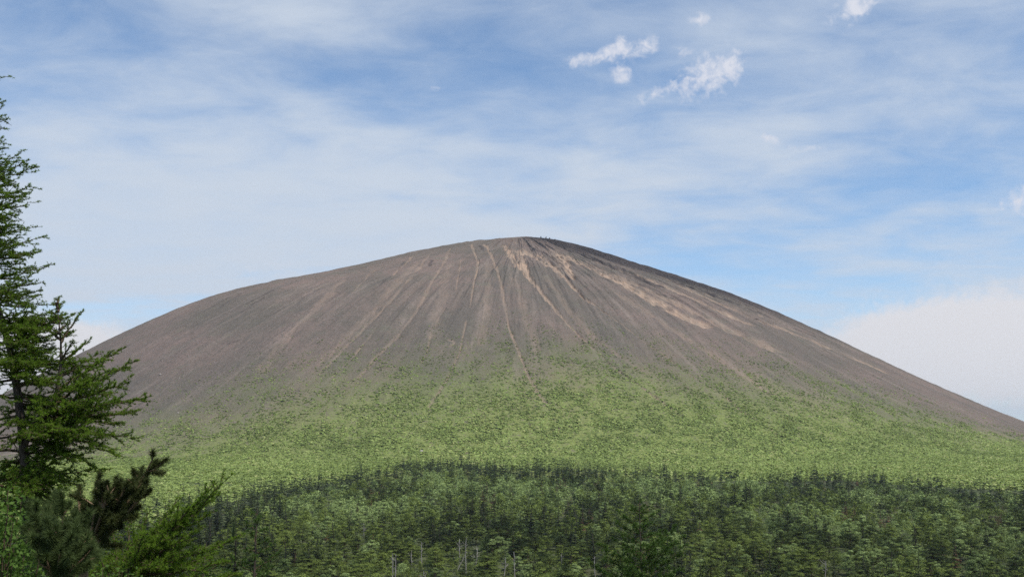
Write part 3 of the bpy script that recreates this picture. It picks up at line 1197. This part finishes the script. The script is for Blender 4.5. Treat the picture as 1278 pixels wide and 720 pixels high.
def stem(root, P, r0, r1, mat, name='trunk'):
    w = Wood()
    P = np.asarray(P, float)
    w.tube(P, np.linspace(r0, r1, len(P)), 9)
    return w.build(name, mat, root)


def big_larch():
    r = np.random.default_rng(77)
    Y = 14.0
    base_xy = at(30, 700, Y)
    base = np.array([base_xy[0], Y, float(floor_h(base_xy[0], Y)) - 0.1])
    root = empty('larch_tree', base, 'tall foreground larch with feathery green boughs against the sky, in front of the left flank', 'larch tree')
    A = [at(px, py, Y) for px, py in ((34, 640), (33, 600), (28, 540), (22, 490), (13, 437), (-6, 372), (-25, 300), (-38, 220), (-47, 140), (-53, 60))]
    P = np.array([base] + A) - base
    stem(root, P, 0.075, 0.010, M_bark)
    Bs = [at(px, py, Y - 0.1) for px, py in ((30, 560), (42, 527), (58, 512), (70, 490), (76, 455), (76, 425), (73, 398), (71, 372))]
    S = np.array(Bs) - base
    stem(root, S, 0.034, 0.004, M_bark, 'side_stem')
    mats = (M_larch, M_twig)

    def on(path, z):
        i = np.argsort(path[:, 2])
        q = path[i]
        return np.array([np.interp(z, q[:, 2], q[:, k]) for k in range(3)])

    # branches seen in the photograph: tip pixel, depth offset, height of the root on trunk
    tips = [
        (3, 128, 0.0, 130, 0.18), (9, 150, 0.1, 150, 0.2), (2, 186, -0.2, 190, 0.2), (46, 208, 0.0, 228, 0.2), (34, 200, 0.2, 232, 0.2), (30, 250, 0.3, 262, 0.2), (38, 232, -0.3, 252, 0.2), (26, 282, 0.1, 282, 0.2),
        (24, 306, 0.2, 300, 0.2), (31, 318, -0.2, 322, 0.18), (32, 330, 0.3, 330, 0.18), (28, 348, 0, 345, 0.2), (38, 362, 0.2, 366, 0.2), (44, 384, -0.2, 380, 0.2), (52, 398, 0.1, 394, 0.2), (60, 412, -0.3, 405, 0.2), (68, 418, 0.3, 420, 0.2), (62, 440, -0.2, 440, 0.2),
        (40, 425, 0.4, 425, 0.2), (48, 455, -0.5, 455, 0.2), (30, 410, -0.4, 408, 0.2), (20, 340, 0.4, 345, 0.2), (14, 225, 0.5, 236, 0.2), (18, 265, -0.5, 270, 0.2),
    ]
    for px, py, dy, ph, sg in tips:
        zr = at(0, ph, Y)[2] - base[2]
        p0 = on(P, zr)
        p1 = at(px, py, Y + dy) - base
        larch_branch(root, p0, p1, r, mats, sag=0.08, rad=0.014, twig=0.5, bare=0.08, dens=1.25)
    # the right-hand boughs, from the side stem and low trunk
    tips2 = [
        ('s', 78, 391, 0, 404), ('s', 66, 389, 0.1, 401), ('s', 85, 404, 0.05, 413), ('s', 62, 408, -0.1, 418), ('s', 76, 379, 0, 390), ('s', 68, 376, 0, 386), ('s', 74, 370, 0, 380), ('s', 88, 414, 0.2, 424), ('s', 101, 391, 0.0, 428), ('s', 112, 424, 0.1, 452), ('s', 92, 425, -0.2, 450), ('s', 53, 399, 0.1, 425), ('s', 122, 440, 0.4, 472), ('s', 164, 452, 0.0, 500), ('s', 148, 437, 0.5, 486), ('s', 156, 475, -0.4, 505), ('s', 181, 497, 0.0, 518), ('s', 172, 512, 0.5, 520), ('s', 150, 500, -0.5, 515), ('s', 166, 548, 0.1, 530),
        ('s', 130, 520, 0.7, 522), ('s', 146, 570, -0.2, 538), ('s', 112, 562, 0.4, 540), ('s', 120, 585, 0.1, 545), ('s', 95, 545, -0.6, 535), ('s', 136, 462, -0.6, 495), ('s', 110, 470, 0.7, 490), ('s', 100, 500, -0.7, 515), ('s', 85, 455, 0.5, 470),
        ('t', 70, 640, 0.5, 606), ('t', 46, 612, -0.7, 585), ('t', 20, 628, 0.5, 596), ('t', 2, 622, -0.4, 596), ('t', 60, 602, 0.8, 574), ('t', 8, 660, -0.5, 625), ('t', 74, 616, -0.2, 588), ('t', 36, 645, 0.7, 610), ('t', -6, 590, 0.2, 570), ('t', 88, 632, 0.2, 604), ('t', 62, 625, 0.3, 600), ('t', 84, 612, -0.4, 592), ('t', 12, 640, 0.3, 615), ('t', 50, 650, -0.3, 625), ('t', 98, 606, 0.6, 590), ('t', 30, 620, -0.8, 600), ('t', 5, 600, 0.8, 590), ('t', 90, 598, 0.3, 575), ('t', 60, 600, -0.5, 570), ('t', 75, 580, 0.7, 565), ('t', 45, 590, 0.6, 560), ('t', 20, 610, -0.7, 580), ('t', 8, 560, -0.5, 545), ('t', 50, 545, -0.9, 540), ('t', 5, 520, 0.3, 510), ('t', 40, 500, 0.6, 495), ('t', 100, 575, -0.4, 560), ('t', 70, 560, 0.9, 552), ('t', 10, 590, 0.5, 570), ('t', 84, 530, 0.9, 530), ('s', 128, 540, -0.8, 536), ('s', 140, 490, 0.9, 512), ('s', 152, 530, 0.8, 528), ('t', 30, 470, -0.6, 470), ('t', 55, 480, 0.4, 480), ('t', 70, 470, -0.5, 480),
    ]
    for wh, px, py, dy, ph in tips2:
        path = S if wh == 's' else P
        zr = at(40, ph, Y)[2] - base[2]
        p0 = on(path, zr)
        p1 = at(px, py, Y + dy) - base
        larch_branch(root, p0, p1, r, mats, sag=0.05 if py < ph else -0.06, rad=0.02, twig=0.42, bare=0.14, tw_gap=0.055, dens=1.2)
    for k in range(95):
        py = 100 + 370 * r.uniform(0, 1) ** 0.8
        p0 = on(P, at(0, py, Y)[2] - base[2])
        l = 0.62 + 0.25 * ((py - 100) / 370)
        a = r.uniform(-0.9, 0.9)
        l *= r.uniform(0.5, 1.1) * (0.75 + 0.25 * math.cos(a))
        p1 = p0 + np.array([l * math.cos(a), l * math.sin(a), r.uniform(-0.05, 0.4) * l])
        larch_branch(root, p0, p1, r, mats, sag=0.08, rad=0.008, twig=0.5, bare=0.05, dens=0.75, nn=7)
    for k in range(34):
        py = r.uniform(400, 600)
        p0 = on(P, at(0, py, Y)[2] - base[2])
        a = r.uniform(-1.5, 1.9)
        l = r.uniform(0.45, 0.95)
        p1 = p0 + np.array([l * math.cos(a), l * math.sin(a), r.uniform(-0.25, 0.35) * l])
        larch_branch(root, p0, p1, r, mats, sag=0.05, rad=0.014, twig=0.5, bare=0.1, tw_gap=0.06, dens=1.1, nn=9)
    # the side away from the frame, so that the tree is whole
    for k in range(26):
        t = k / 26
        z = P[-1, 2] * (0.35 + 0.6 * t)
        p0 = on(P, z)
        a = r.uniform(2.0, 4.4)
        l = 1.9 * (1 - t) + 0.35
        p1 = p0 + np.array([l * math.cos(a), l * math.sin(a), r.uniform(0, 0.3) * l])
        larch_branch(root, p0, p1, r, mats, dens=0.5, nn=6)


big_larch()


def bough_larch():
    """young larch whose long boughs sweep up to the right"""
    r = np.random.default_rng(5)
    Y = 11.0
    b0 = at(140, 800, Y)
    base = np.array([b0[0], Y, float(floor_h(b0[0], Y)) - 0.1])
    root = empty('larch_tree', base, 'young larch with bright green boughs sweeping up to the right beside the dwarf pine', 'larch tree')
    A = [at(px, py, Y) - base for px, py in ((140, 790), (150, 740), (160, 712), (165, 690))]
    P = np.array([[0, 0, 0]] + A)
    stem(root, P, 0.06, 0.02, M_bark)
    mats = (M_larch, M_twig)
    for (x0, y0), (x1, y1), dy, sg in (((160, 705), (283, 598), 0.0, 0.1), ((164, 694), (262, 640), 0.2, 0.08), ((160, 712), (250, 655), -0.3, 0.08), ((165, 692), (225, 622), 0.3, 0.08), ((158, 716), (235, 690), -0.3, 0.06), ((160, 710), (205, 668), -0.4, 0.06), ((160, 708), (185, 640), 0.4, 0.05), ((152, 730), (140, 660), 0.3, 0.05), ((152, 735), (215, 715), 0.2, 0.05), ((150, 740), (120, 690), -0.2, 0.05), ((150, 738), (250, 712), 0.5, 0.1), ((165, 690), (248, 632), 0.0, 0.08), ((160, 708), (300, 668), 0.4, 0.1), ((158, 716), (286, 700), -0.2, 0.1), ((162, 700), (272, 612), 0.25, 0.1), ((162, 700), (262, 606), -0.2, 0.1), ((155, 725), (300, 716), 0.3, 0.08), ((152, 732), (180, 665), -0.5, 0.05), ((160, 712), (240, 672), 0.5, 0.08), ((156, 722), (268, 690), 0.7, 0.08), ((150, 735), (165, 640), 0.6, 0.05), ((150, 738), (110, 670), 0.6, 0.05), ((150, 738), (90, 700), 0.4, 0.05), ((160, 705), (195, 705), -0.6, 0.05)):
        larch_branch(root, at(x0, y0, Y) - base, at(x1, y1, Y + dy) - base, r, mats, sag=sg, up=0.35, rad=0.016, twig=0.34, tw_gap=0.045, ros=0.018, nl=0.034, nw=0.005, bare=0.05)


bough_larch()


def dwarf_pine(base_px, Y, limbs, label, seed, mat=M_pine, scale=1.0, tuft=0.055):
    """shrubby pine: bare brown limbs ending in bottle-brush tufts of stiff needles"""
    r = np.random.default_rng(seed)
    b0 = at(base_px[0], base_px[1], Y)
    base = np.array([b0[0], Y, float(floor_h(b0[0], Y)) - 0.1])
    root = empty('dwarf_pine', base, label, 'dwarf pine')
    P = np.array([[0, 0, 0], (at(base_px[0], base_px[1], Y) - base) * 0.55 + [0.03, 0, 0], at(base_px[0], base_px[1], Y) - base])
    stem(root, P, 0.06 * scale, 0.035 * scale, M_pinewood)
    top = P[-1]
    for (x1, y1, dy, nt) in limbs:
        tip = at(x1, y1, Y + dy) - base
        L = np.linalg.norm(tip - top)
        Q = bez(top, (top + tip) / 2 + np.array([0, 0, -0.12 * L]) + r.normal(0, 0.05 * L, 3), tip, 10)
        w = Wood()
        w.tube(Q, np.linspace(0.022, 0.007, 10) * scale, 6)
        lv = Leaves()
        for i in range(nt):
            t = 0.25 + 0.75 * (i + 0.5) / nt if i else 1.0
            b = Q[int(t * 9)]
            d = (tip - top) / L * 0.6 + r.normal(0, 0.45, 3) + np.array([0, 0, 0.5])
            d /= np.linalg.norm(d)
            l = r.uniform(0.10, 0.22) * scale * (0.4 if i == 0 else 1)
            e = b + d * l
            Sx = np.array([b, (b + e) / 2 + r.normal(0, 0.01, 3), e])
            w.tube(Sx, [0.008 * scale, 0.006 * scale, 0.004 * scale], 4)
            m = int(34 * l / 0.16) + 12
            u = r.uniform(0.35, 1.04, (m, 1))
            C = b + (e - b) * u
            ax = np.tile(d, (m, 1)) * 0.75
            lv.add(needles(C, ax, tuft * scale, 0.0045 * scale, 10, 1.0, r), 0.4 + r.normal(0, 0.18) + r.normal(0, 0.1, m * 10))
        bo = w.build('branch', M_pinewood, root)
        lv.build('needles', mat, bo)


dwarf_pine((105, 690), 9.0, [(190, 574, 0.0, 14), (178, 600, 0.25, 12), (160, 598, -0.2, 12), (150, 625, 0.3, 12), (168, 628, -0.2, 8), (135, 612, -0.3, 12), (120, 632, 0.2, 12), (140, 650, -0.3, 12), (108, 640, 0.3, 10), (182, 612, -0.1, 6), (155, 612, 0.1, 10), (130, 655, 0.4, 10), (143, 606, 0.2, 9), (152, 640, 0.0, 10), (120, 610, 0.0, 8), (98, 625, 0.3, 10)], 'dark dwarf pine with bottle brush tufts reaching out over the green slope', 3)
dwarf_pine((72, 725), 7.2, [(80, 640, 0, 12), (60, 655, 0.2, 12), (95, 665, -0.2, 10), (100, 650, 0.3, 10), (50, 680, -0.2, 10), (75, 690, -0.4, 10), (110, 690, 0.2, 10), (35, 665, 0.3, 8), (90, 705, -0.3, 8), (60, 705, -0.3, 8), (40, 640, 0.4, 9), (66, 628, 0.5, 9), (85, 672, 0.1, 10), (70, 665, -0.3, 10), (115, 672, 0.5, 9), (100, 712, 0.1, 8)], 'greyish olive dwarf pine in the lower corner with bare brown twigs showing', 9, scale=0.85, tuft=0.07,
           mat=leaf_mat('olive_pine_needles', (0.043, 0.062, 0.019), (0.085, 0.122, 0.038), 0.15, objvar=0.05))


def leafy_bush(px, py, Y, rad, H, label, seed, mat, n=5200, size=0.02, twiggy=26):
    r = np.random.default_rng(seed)
    b0 = at(px, py, Y)
    gz = float(floor_h(b0[0], Y))
    base = np.array([b0[0], Y, gz])
    root = empty('bush', base, label, 'bush')
    w = Wood()
    lv = Leaves()
    top = b0[2] - gz
    for i in range(twiggy):
        a = r.uniform(0, 6.28)
        rr = rad * math.sqrt(r.uniform(0, 1))
        e = np.array([rr * math.cos(a), rr * math.sin(a), top + H * r.uniform(0.2, 1.0) * (1 - 0.5 * (rr / rad) ** 2)])
        s = np.array([rr * 0.2 * math.cos(a), rr * 0.2 * math.sin(a), 0])
        Q = bez(s, np.array([e[0] * 0.5, e[1] * 0.5, e[2] * 0.7]), e, 8)
        w.tube(Q, np.linspace(0.014, 0.003, 8), 4)
        m = n // twiggy
        t = r.uniform(0.45, 1, m) ** 0.7
        C = np.stack([np.interp(t, np.linspace(0, 1, 8), Q[:, k]) for k in range(3)], 1) + r.normal(0, 0.085, (m, 3)) * np.array([1, 1, 0.8])
        nrm = unit(m, r) + np.array([0, 0, 0.6])
        nrm /= np.linalg.norm(nrm, axis=1, keepdims=True)
        s1 = np.cross(nrm, unit(m, r))
        s1 /= np.linalg.norm(s1, axis=1, keepdims=True) + 1e-9
        s2 = np.cross(nrm, s1)
        k = size * r.uniform(0.6, 1.3, (m, 1))
        A, B, Cc, D = C - s1 * k, C + s2 * k * 0.55, C + s1 * k, C - s2 * k * 0.55
        tint = 0.5 + r.normal(0, 0.15) + r.normal(0, 0.12, m)
        lv.add(np.stack([A, B, Cc], 1), tint)
        lv.add(np.stack([A, Cc, D], 1), tint)
    w.build('stem', M_twig, root)
    lv.build('foliage', mat, root)


leafy_bush(-8, 705, 8.2, 0.42, 0.62, 'bright green leafy bush in the bottom corner below the tall larch', 2, M_bush)
leafy_bush(120, 745, 10.5, 0.5, 0.32, 'low leafy bush at the bottom edge below the dwarf pines', 4, M_bush, n=3600)
leafy_bush(20, 690, 12.5, 0.6, 0.6, 'dim green bush behind the leafy corner bush under the larch trunk', 6, M_larch_dim, n=5000)


def whole_larch(px, top_py, Y, H, spread, label, seed, mat, dens=0.6, n=34, base_px=None):
    """a smaller larch further off, whole from trunk foot to leader"""
    r = np.random.default_rng(seed)
    t0 = at(px, top_py, Y)
    gz = float(floor_h(t0[0], Y))
    H = t0[2] - gz
    base = np.array([t0[0], Y, gz])
    root = empty('larch_tree', base, label, 'larch tree')
    zz = np.linspace(-0.2, H, 9)
    P = np.stack([np.cumsum(r.normal(0, 0.02, 9)), np.cumsum(r.normal(0, 0.02, 9)), zz], 1)
    stem(root, P, 0.012 * H + 0.02, 0.008, M_bark)
    sc = Y / 14
    for k in range(n):
        t = (k + r.uniform(0, 1)) / n
        z = H * (0.28 + 0.70 * t)
        p0 = np.array([np.interp(z, zz, P[:, 0]), np.interp(z, zz, P[:, 1]), z])
        a = k * 2.4 + r.uniform(-0.4, 0.4)
        l = spread * (1 - t) ** 0.75 * r.uniform(0.7, 1.15) + 0.12
        p1 = p0 + np.array([l * math.cos(a), l * math.sin(a), l * r.uniform(0.25, 0.75)])
        larch_branch(root, p0, p1, r, (mat, M_twig), sag=0.06, rad=0.02, twig=0.45, tw_gap=0.11 * sc ** 0.5, ros=0.032 * sc ** 0.7, nl=0.055 * sc ** 0.6, nw=0.009 * sc ** 0.8, nn=8, bare=0.1, dens=dens)


whole_larch(799, 622, 44, 6, 2.8, 'larch toned dark green for shade, standing alone nearer than the forest at the bottom centre', 21, M_larch_dim, 0.95, 46)
whole_larch(322, 634, 30, 6, 1.2, 'soft feathery green larch top just right of the sweeping boughs', 23, M_larch_dim, 0.9, 34)
whole_larch(255, 676, 24, 6, 1.0, 'small larch top peeking below the sweeping boughs', 25, M_larch_dim, 0.8, 26)


def mid_fir():
    r = np.random.default_rng(31)
    Y = 38.0
    t0 = at(292, 655, Y)
    gz = float(floor_h(t0[0], Y))
    H = t0[2] - gz
    o = empty('fir_tree', (t0[0], Y, gz), 'dark narrow fir spire between the sweeping boughs and the soft larch top', 'fir tree')
    fir_crown(r, H, 0.95, 34, 11, True).build('crown', M_fir, o)
    tr = trunk_mesh('trunk', H * 0.95, 0.09, r, (), M_bark)
    tr.parent = o
    col.objects.link(tr)


mid_fir()

# ------------------------------------------------------------------ light and sky
SUN_EL, SUN_AZ = R(60), R(128)      # azimuth clockwise from +Y (the view direction): to the right and a little behind
sun = bpy.data.lights.new('sun', 'SUN')
sun.energy = 3.9
sun.angle = R(0.6)
sun.color = (1.0, 0.95, 0.88)
so = bpy.data.objects.new('sun', sun)
col.objects.link(so)
sd = Vector((math.sin(SUN_AZ) * math.cos(SUN_EL), math.cos(SUN_AZ) * math.cos(SUN_EL), math.sin(SUN_EL)))
so.rotation_euler = sd.to_track_quat('Z', 'Y').to_euler()
so.location = sd * 300

world = bpy.data.worlds.new('World')
scene.world = world
world.use_nodes = True
wt = world.node_tree
wt.nodes.clear()
n = N(wt)
wo = wt.nodes.new('ShaderNodeOutputWorld')
bg = wt.nodes.new('ShaderNodeBackground')
bg.inputs['Strength'].default_value = 0.107
sky = wt.nodes.new('ShaderNodeTexSky')
sky.sky_type = 'NISHITA'
sky.sun_disc = False
sky.sun_elevation = SUN_EL
sky.sun_rotation = SUN_AZ
sky.altitude = 2000
sky.air_density = 1.0
sky.dust_density = 0.6
sky.ozone_density = 1.5
tc = wt.nodes.new('ShaderNodeTexCoord')
dirv = tc.outputs['Generated']
sx, sy, sz = n.sep(dirv)
az = n.math('ARCTAN2', sx, sy)
el = n.math('ARCSINE', sz)
AZ = n.math('MULTIPLY', az, 57.29578)     # degrees
EL = n.math('MULTIPLY', el, 57.29578)


def deg(px, py):
    d = ray(px, py)
    return math.degrees(math.atan2(d[0], d[1])), math.degrees(math.asin(d[2]))


# cirrus veil: sheets of high cloud seen in perspective
inv = n.math('DIVIDE', 1.0, n.math('ADD', n.math('MAXIMUM', sz, 0.0), 0.12))
plane = n.comb(n.math('MULTIPLY', sx, inv), n.math('MULTIPLY', sy, inv), 0.0)
mp = wt.nodes.new('ShaderNodeMapping')
mp.inputs['Rotation'].default_value = (0, 0, R(18))
mp.inputs['Scale'].default_value = (0.8, 1.0, 1)
wt.links.new(plane, mp.inputs['Vector'])
c1 = n.noise(mp.outputs[0], 2.0, 6, 0.5, 0.15)
c2 = n.noise(mp.outputs[0], 5.0, 9, 0.6, 0.35)


def gauss(px, py, sxd, syd, amp, ang=0.0):
    a0, e0 = deg(px, py)
    u = n.math('SUBTRACT', AZ, a0)
    v = n.math('SUBTRACT', EL, e0)
    if ang:
        c, s = math.cos(R(ang)), math.sin(R(ang))
        u, v = n.math('ADD', n.math('MULTIPLY', u, c), n.math('MULTIPLY', v, s)), n.math('SUBTRACT', n.math('MULTIPLY', v, c), n.math('MULTIPLY', u, s))
    q = n.math('ADD', n.math('POWER', n.math('ABSOLUTE', n.math('DIVIDE', u, sxd)), 2.0), n.math('POWER', n.math('ABSOLUTE', n.math('DIVIDE', v, syd)), 2.0))
    return n.math('MULTIPLY', n.math('EXPONENT', n.math('MULTIPLY', q, -1.0)), amp)


def total(items):
    s = items[0]
    for i in items[1:]:
        s = n.math('ADD', s, i)
    return s


broad = total([
    gauss(190, 250, 11, 4.6, 0.60), gauss(60, 330, 8, 4.0, 0.25), gauss(640, 230, 12, 3.0, 0.42), gauss(950, 180, 7, 2.0, 0.22), gauss(440, 190, 6, 2.0, 0.15),
    gauss(330, 20, 7, 1.4, 0.22), gauss(1120, 80, 7, 2.2, 0.20), gauss(520, 300, 9, 1.8, 0.25), gauss(1120, 255, 7, 1.4, -0.12),
    gauss(500, 90, 5, 1.8, -0.20), gauss(40, 25, 4, 1.2, -0.20), gauss(900, 330, 6, 1.6, -0.22), gauss(120, 385, 4, 0.7, -0.3), gauss(640, 60, 5, 1.5, -0.12),
])
veil = n.math('ADD', broad, n.math('ADD', n.math('MULTIPLY', n.math('SUBTRACT', c1, 0.5), 1.0), n.math('MULTIPLY', n.math('SUBTRACT', c2, 0.5), 1.0)))
veil = n.smooth(n.math('ADD', veil, 0.31), -0.2, 0.98, 0.0, 0.95)
low = n.smooth(EL, 4.0, 15.0, 0.32, 0.0)
veil = n.math('MULTIPLY', n.math('ADD', veil, low, clamp=True), n.smooth(n.math('ADD', n.math('MULTIPLY', c2, 0.6), n.math('MULTIPLY', c1, 0.4)), 0.3, 0.62, 0.84, 1.0))
# cumulus puffs
angv = n.comb(AZ, EL, 0.0)
p1 = n.noise(angv, 0.8, 9, 0.58, 0.8)
p2 = n.noise(angv, 2.4, 7, 0.52, 0.4)
puffn = n.math('ADD', n.math('MULTIPLY', n.math('SUBTRACT', p1, 0.5), 1.5), n.math('MULTIPLY', n.math('SUBTRACT', p2, 0.5), 1.0))
puffs = total([
    gauss(733, 75, 1.1, 0.36, 1.0, 10), gauss(768, 60, 0.8, 0.42, 1.0, 30), gauss(803, 60, 1.0, 0.45, 0.85, 20), gauss(775, 92, 0.6, 0.5, 0.6), gauss(886, 93, 1.9, 1.0, 1.0, 15), gauss(905, 85, 0.8, 0.6, 0.4), gauss(815, 118, 1.3, 0.3, 0.45, 20),
    gauss(878, 24, 0.65, 0.3, 0.9), gauss(1068, 8, 1.3, 0.6, 0.95, 25), gauss(1270, 250, 0.65, 0.62, 1.0), gauss(1250, 258, 0.4, 0.25, 0.4), gauss(962, 172, 0.9, 0.3, 0.6, -15), gauss(853, 65, 0.5, 0.3, 0.5), gauss(1010, 185, 1.2, 0.22, 0.35), gauss(545, 110, 0.4, 0.16, 0.5),
])
puff = n.smooth(n.math('ADD', puffs, n.math('MULTIPLY', puffn, 1.6)), 0.12, 1.35, 0.0, 1.0)
puff = n.math('MULTIPLY', puff, n.smooth(puffs, 0.03, 0.35))
big = total([gauss(1215, 445, 6.0, 2.5, 1.25, -6), gauss(1120, 420, 3.5, 1.0, 0.6, 10), gauss(1290, 400, 4.0, 2.2, 0.5), gauss(70, 425, 3.4, 0.9, 1.1), gauss(10, 480, 3.0, 1.2, 1.2), gauss(-80, 450, 6, 2.5, 1.0), gauss(330, 340, 5, 1.0, 0.25)])
bank = n.smooth(n.math('ADD', big, n.math('MULTIPLY', puffn, 0.5)), 0.16, 0.85, 0.0, 0.97)
bank = n.math('MULTIPLY', bank, n.smooth(big, 0.03, 0.3))
skyc = n.mix(1.0, sky.outputs[0], (0.95, 1.15, 1.24), 'MULTIPLY')
colr = n.mix(veil, skyc, (4.7, 5.3, 6.15))
colr = n.mix(bank, colr, (6.0, 5.95, 6.2))
colr = n.mix(puff, colr, (5.6, 5.8, 6.5))
wt.links.new(colr, bg.inputs['Color'])
wt.links.new(bg.outputs[0], wo.inputs['Surface'])
world.cycles.sampling_method = 'MANUAL'
world.cycles.sample_map_resolution = 512

# ------------------------------------------------------------------ air
def build_haze():
    x0, x1, y0, y1, z0, z1 = -13000, 13000, -13000, 13000, -480, 240
    v = [(x, y, z) for z in (z0, z1) for y in (y0, y1) for x in (x0, x1)]
    q = [(0, 2, 3, 1), (4, 5, 7, 6), (0, 1, 5, 4), (2, 6, 7, 3), (0, 4, 6, 2), (1, 3, 7, 5)]
    ob = make_obj('haze', v, quads=q)
    m, nt, out = new_mat('thin_air')
    p = nt.nodes.new('ShaderNodeVolumePrincipled')
    p.inputs['Color'].default_value = (0.86, 0.93, 1.0, 1)
    p.inputs['Density'].default_value = 0.00007
    p.inputs['Anisotropy'].default_value = 0.2
    nt.links.new(p.outputs[0], out.inputs['Volume'])
    ob.data.materials.append(m)
    tag(ob, 'thin summer haze over the basin and the cone', 'haze', None, 'stuff')


build_haze()

# ------------------------------------------------------------------ camera
cam = bpy.data.cameras.new('camera')
cam.sensor_width = 36
cam.lens = 36 * F / 1278
cam.clip_start = 0.1
cam.clip_end = 60000
co = bpy.data.objects.new('camera', cam)
col.objects.link(co)
co.location = (0, 0, 0)
co.rotation_euler = (R(90) + PIT, 0, 0)
scene.camera = co
for o in scene.objects:
    if o.type == 'MESH' and o.color[0] == 1.0 and o.name.split('.')[0] != 'crown':
        o.color = (0.5, 0.5, 0.5, 1)

vs = scene.view_settings
vs.view_transform = 'Standard'
vs.look = 'None'
vs.exposure = 0.25
vs.gamma = 1.0
vs.use_curve_mapping = False
scene.cycles.use_denoising = False
scene.cycles.max_bounces = 6
scene.cycles.diffuse_bounces = 3
scene.cycles.transmission_bounces = 3
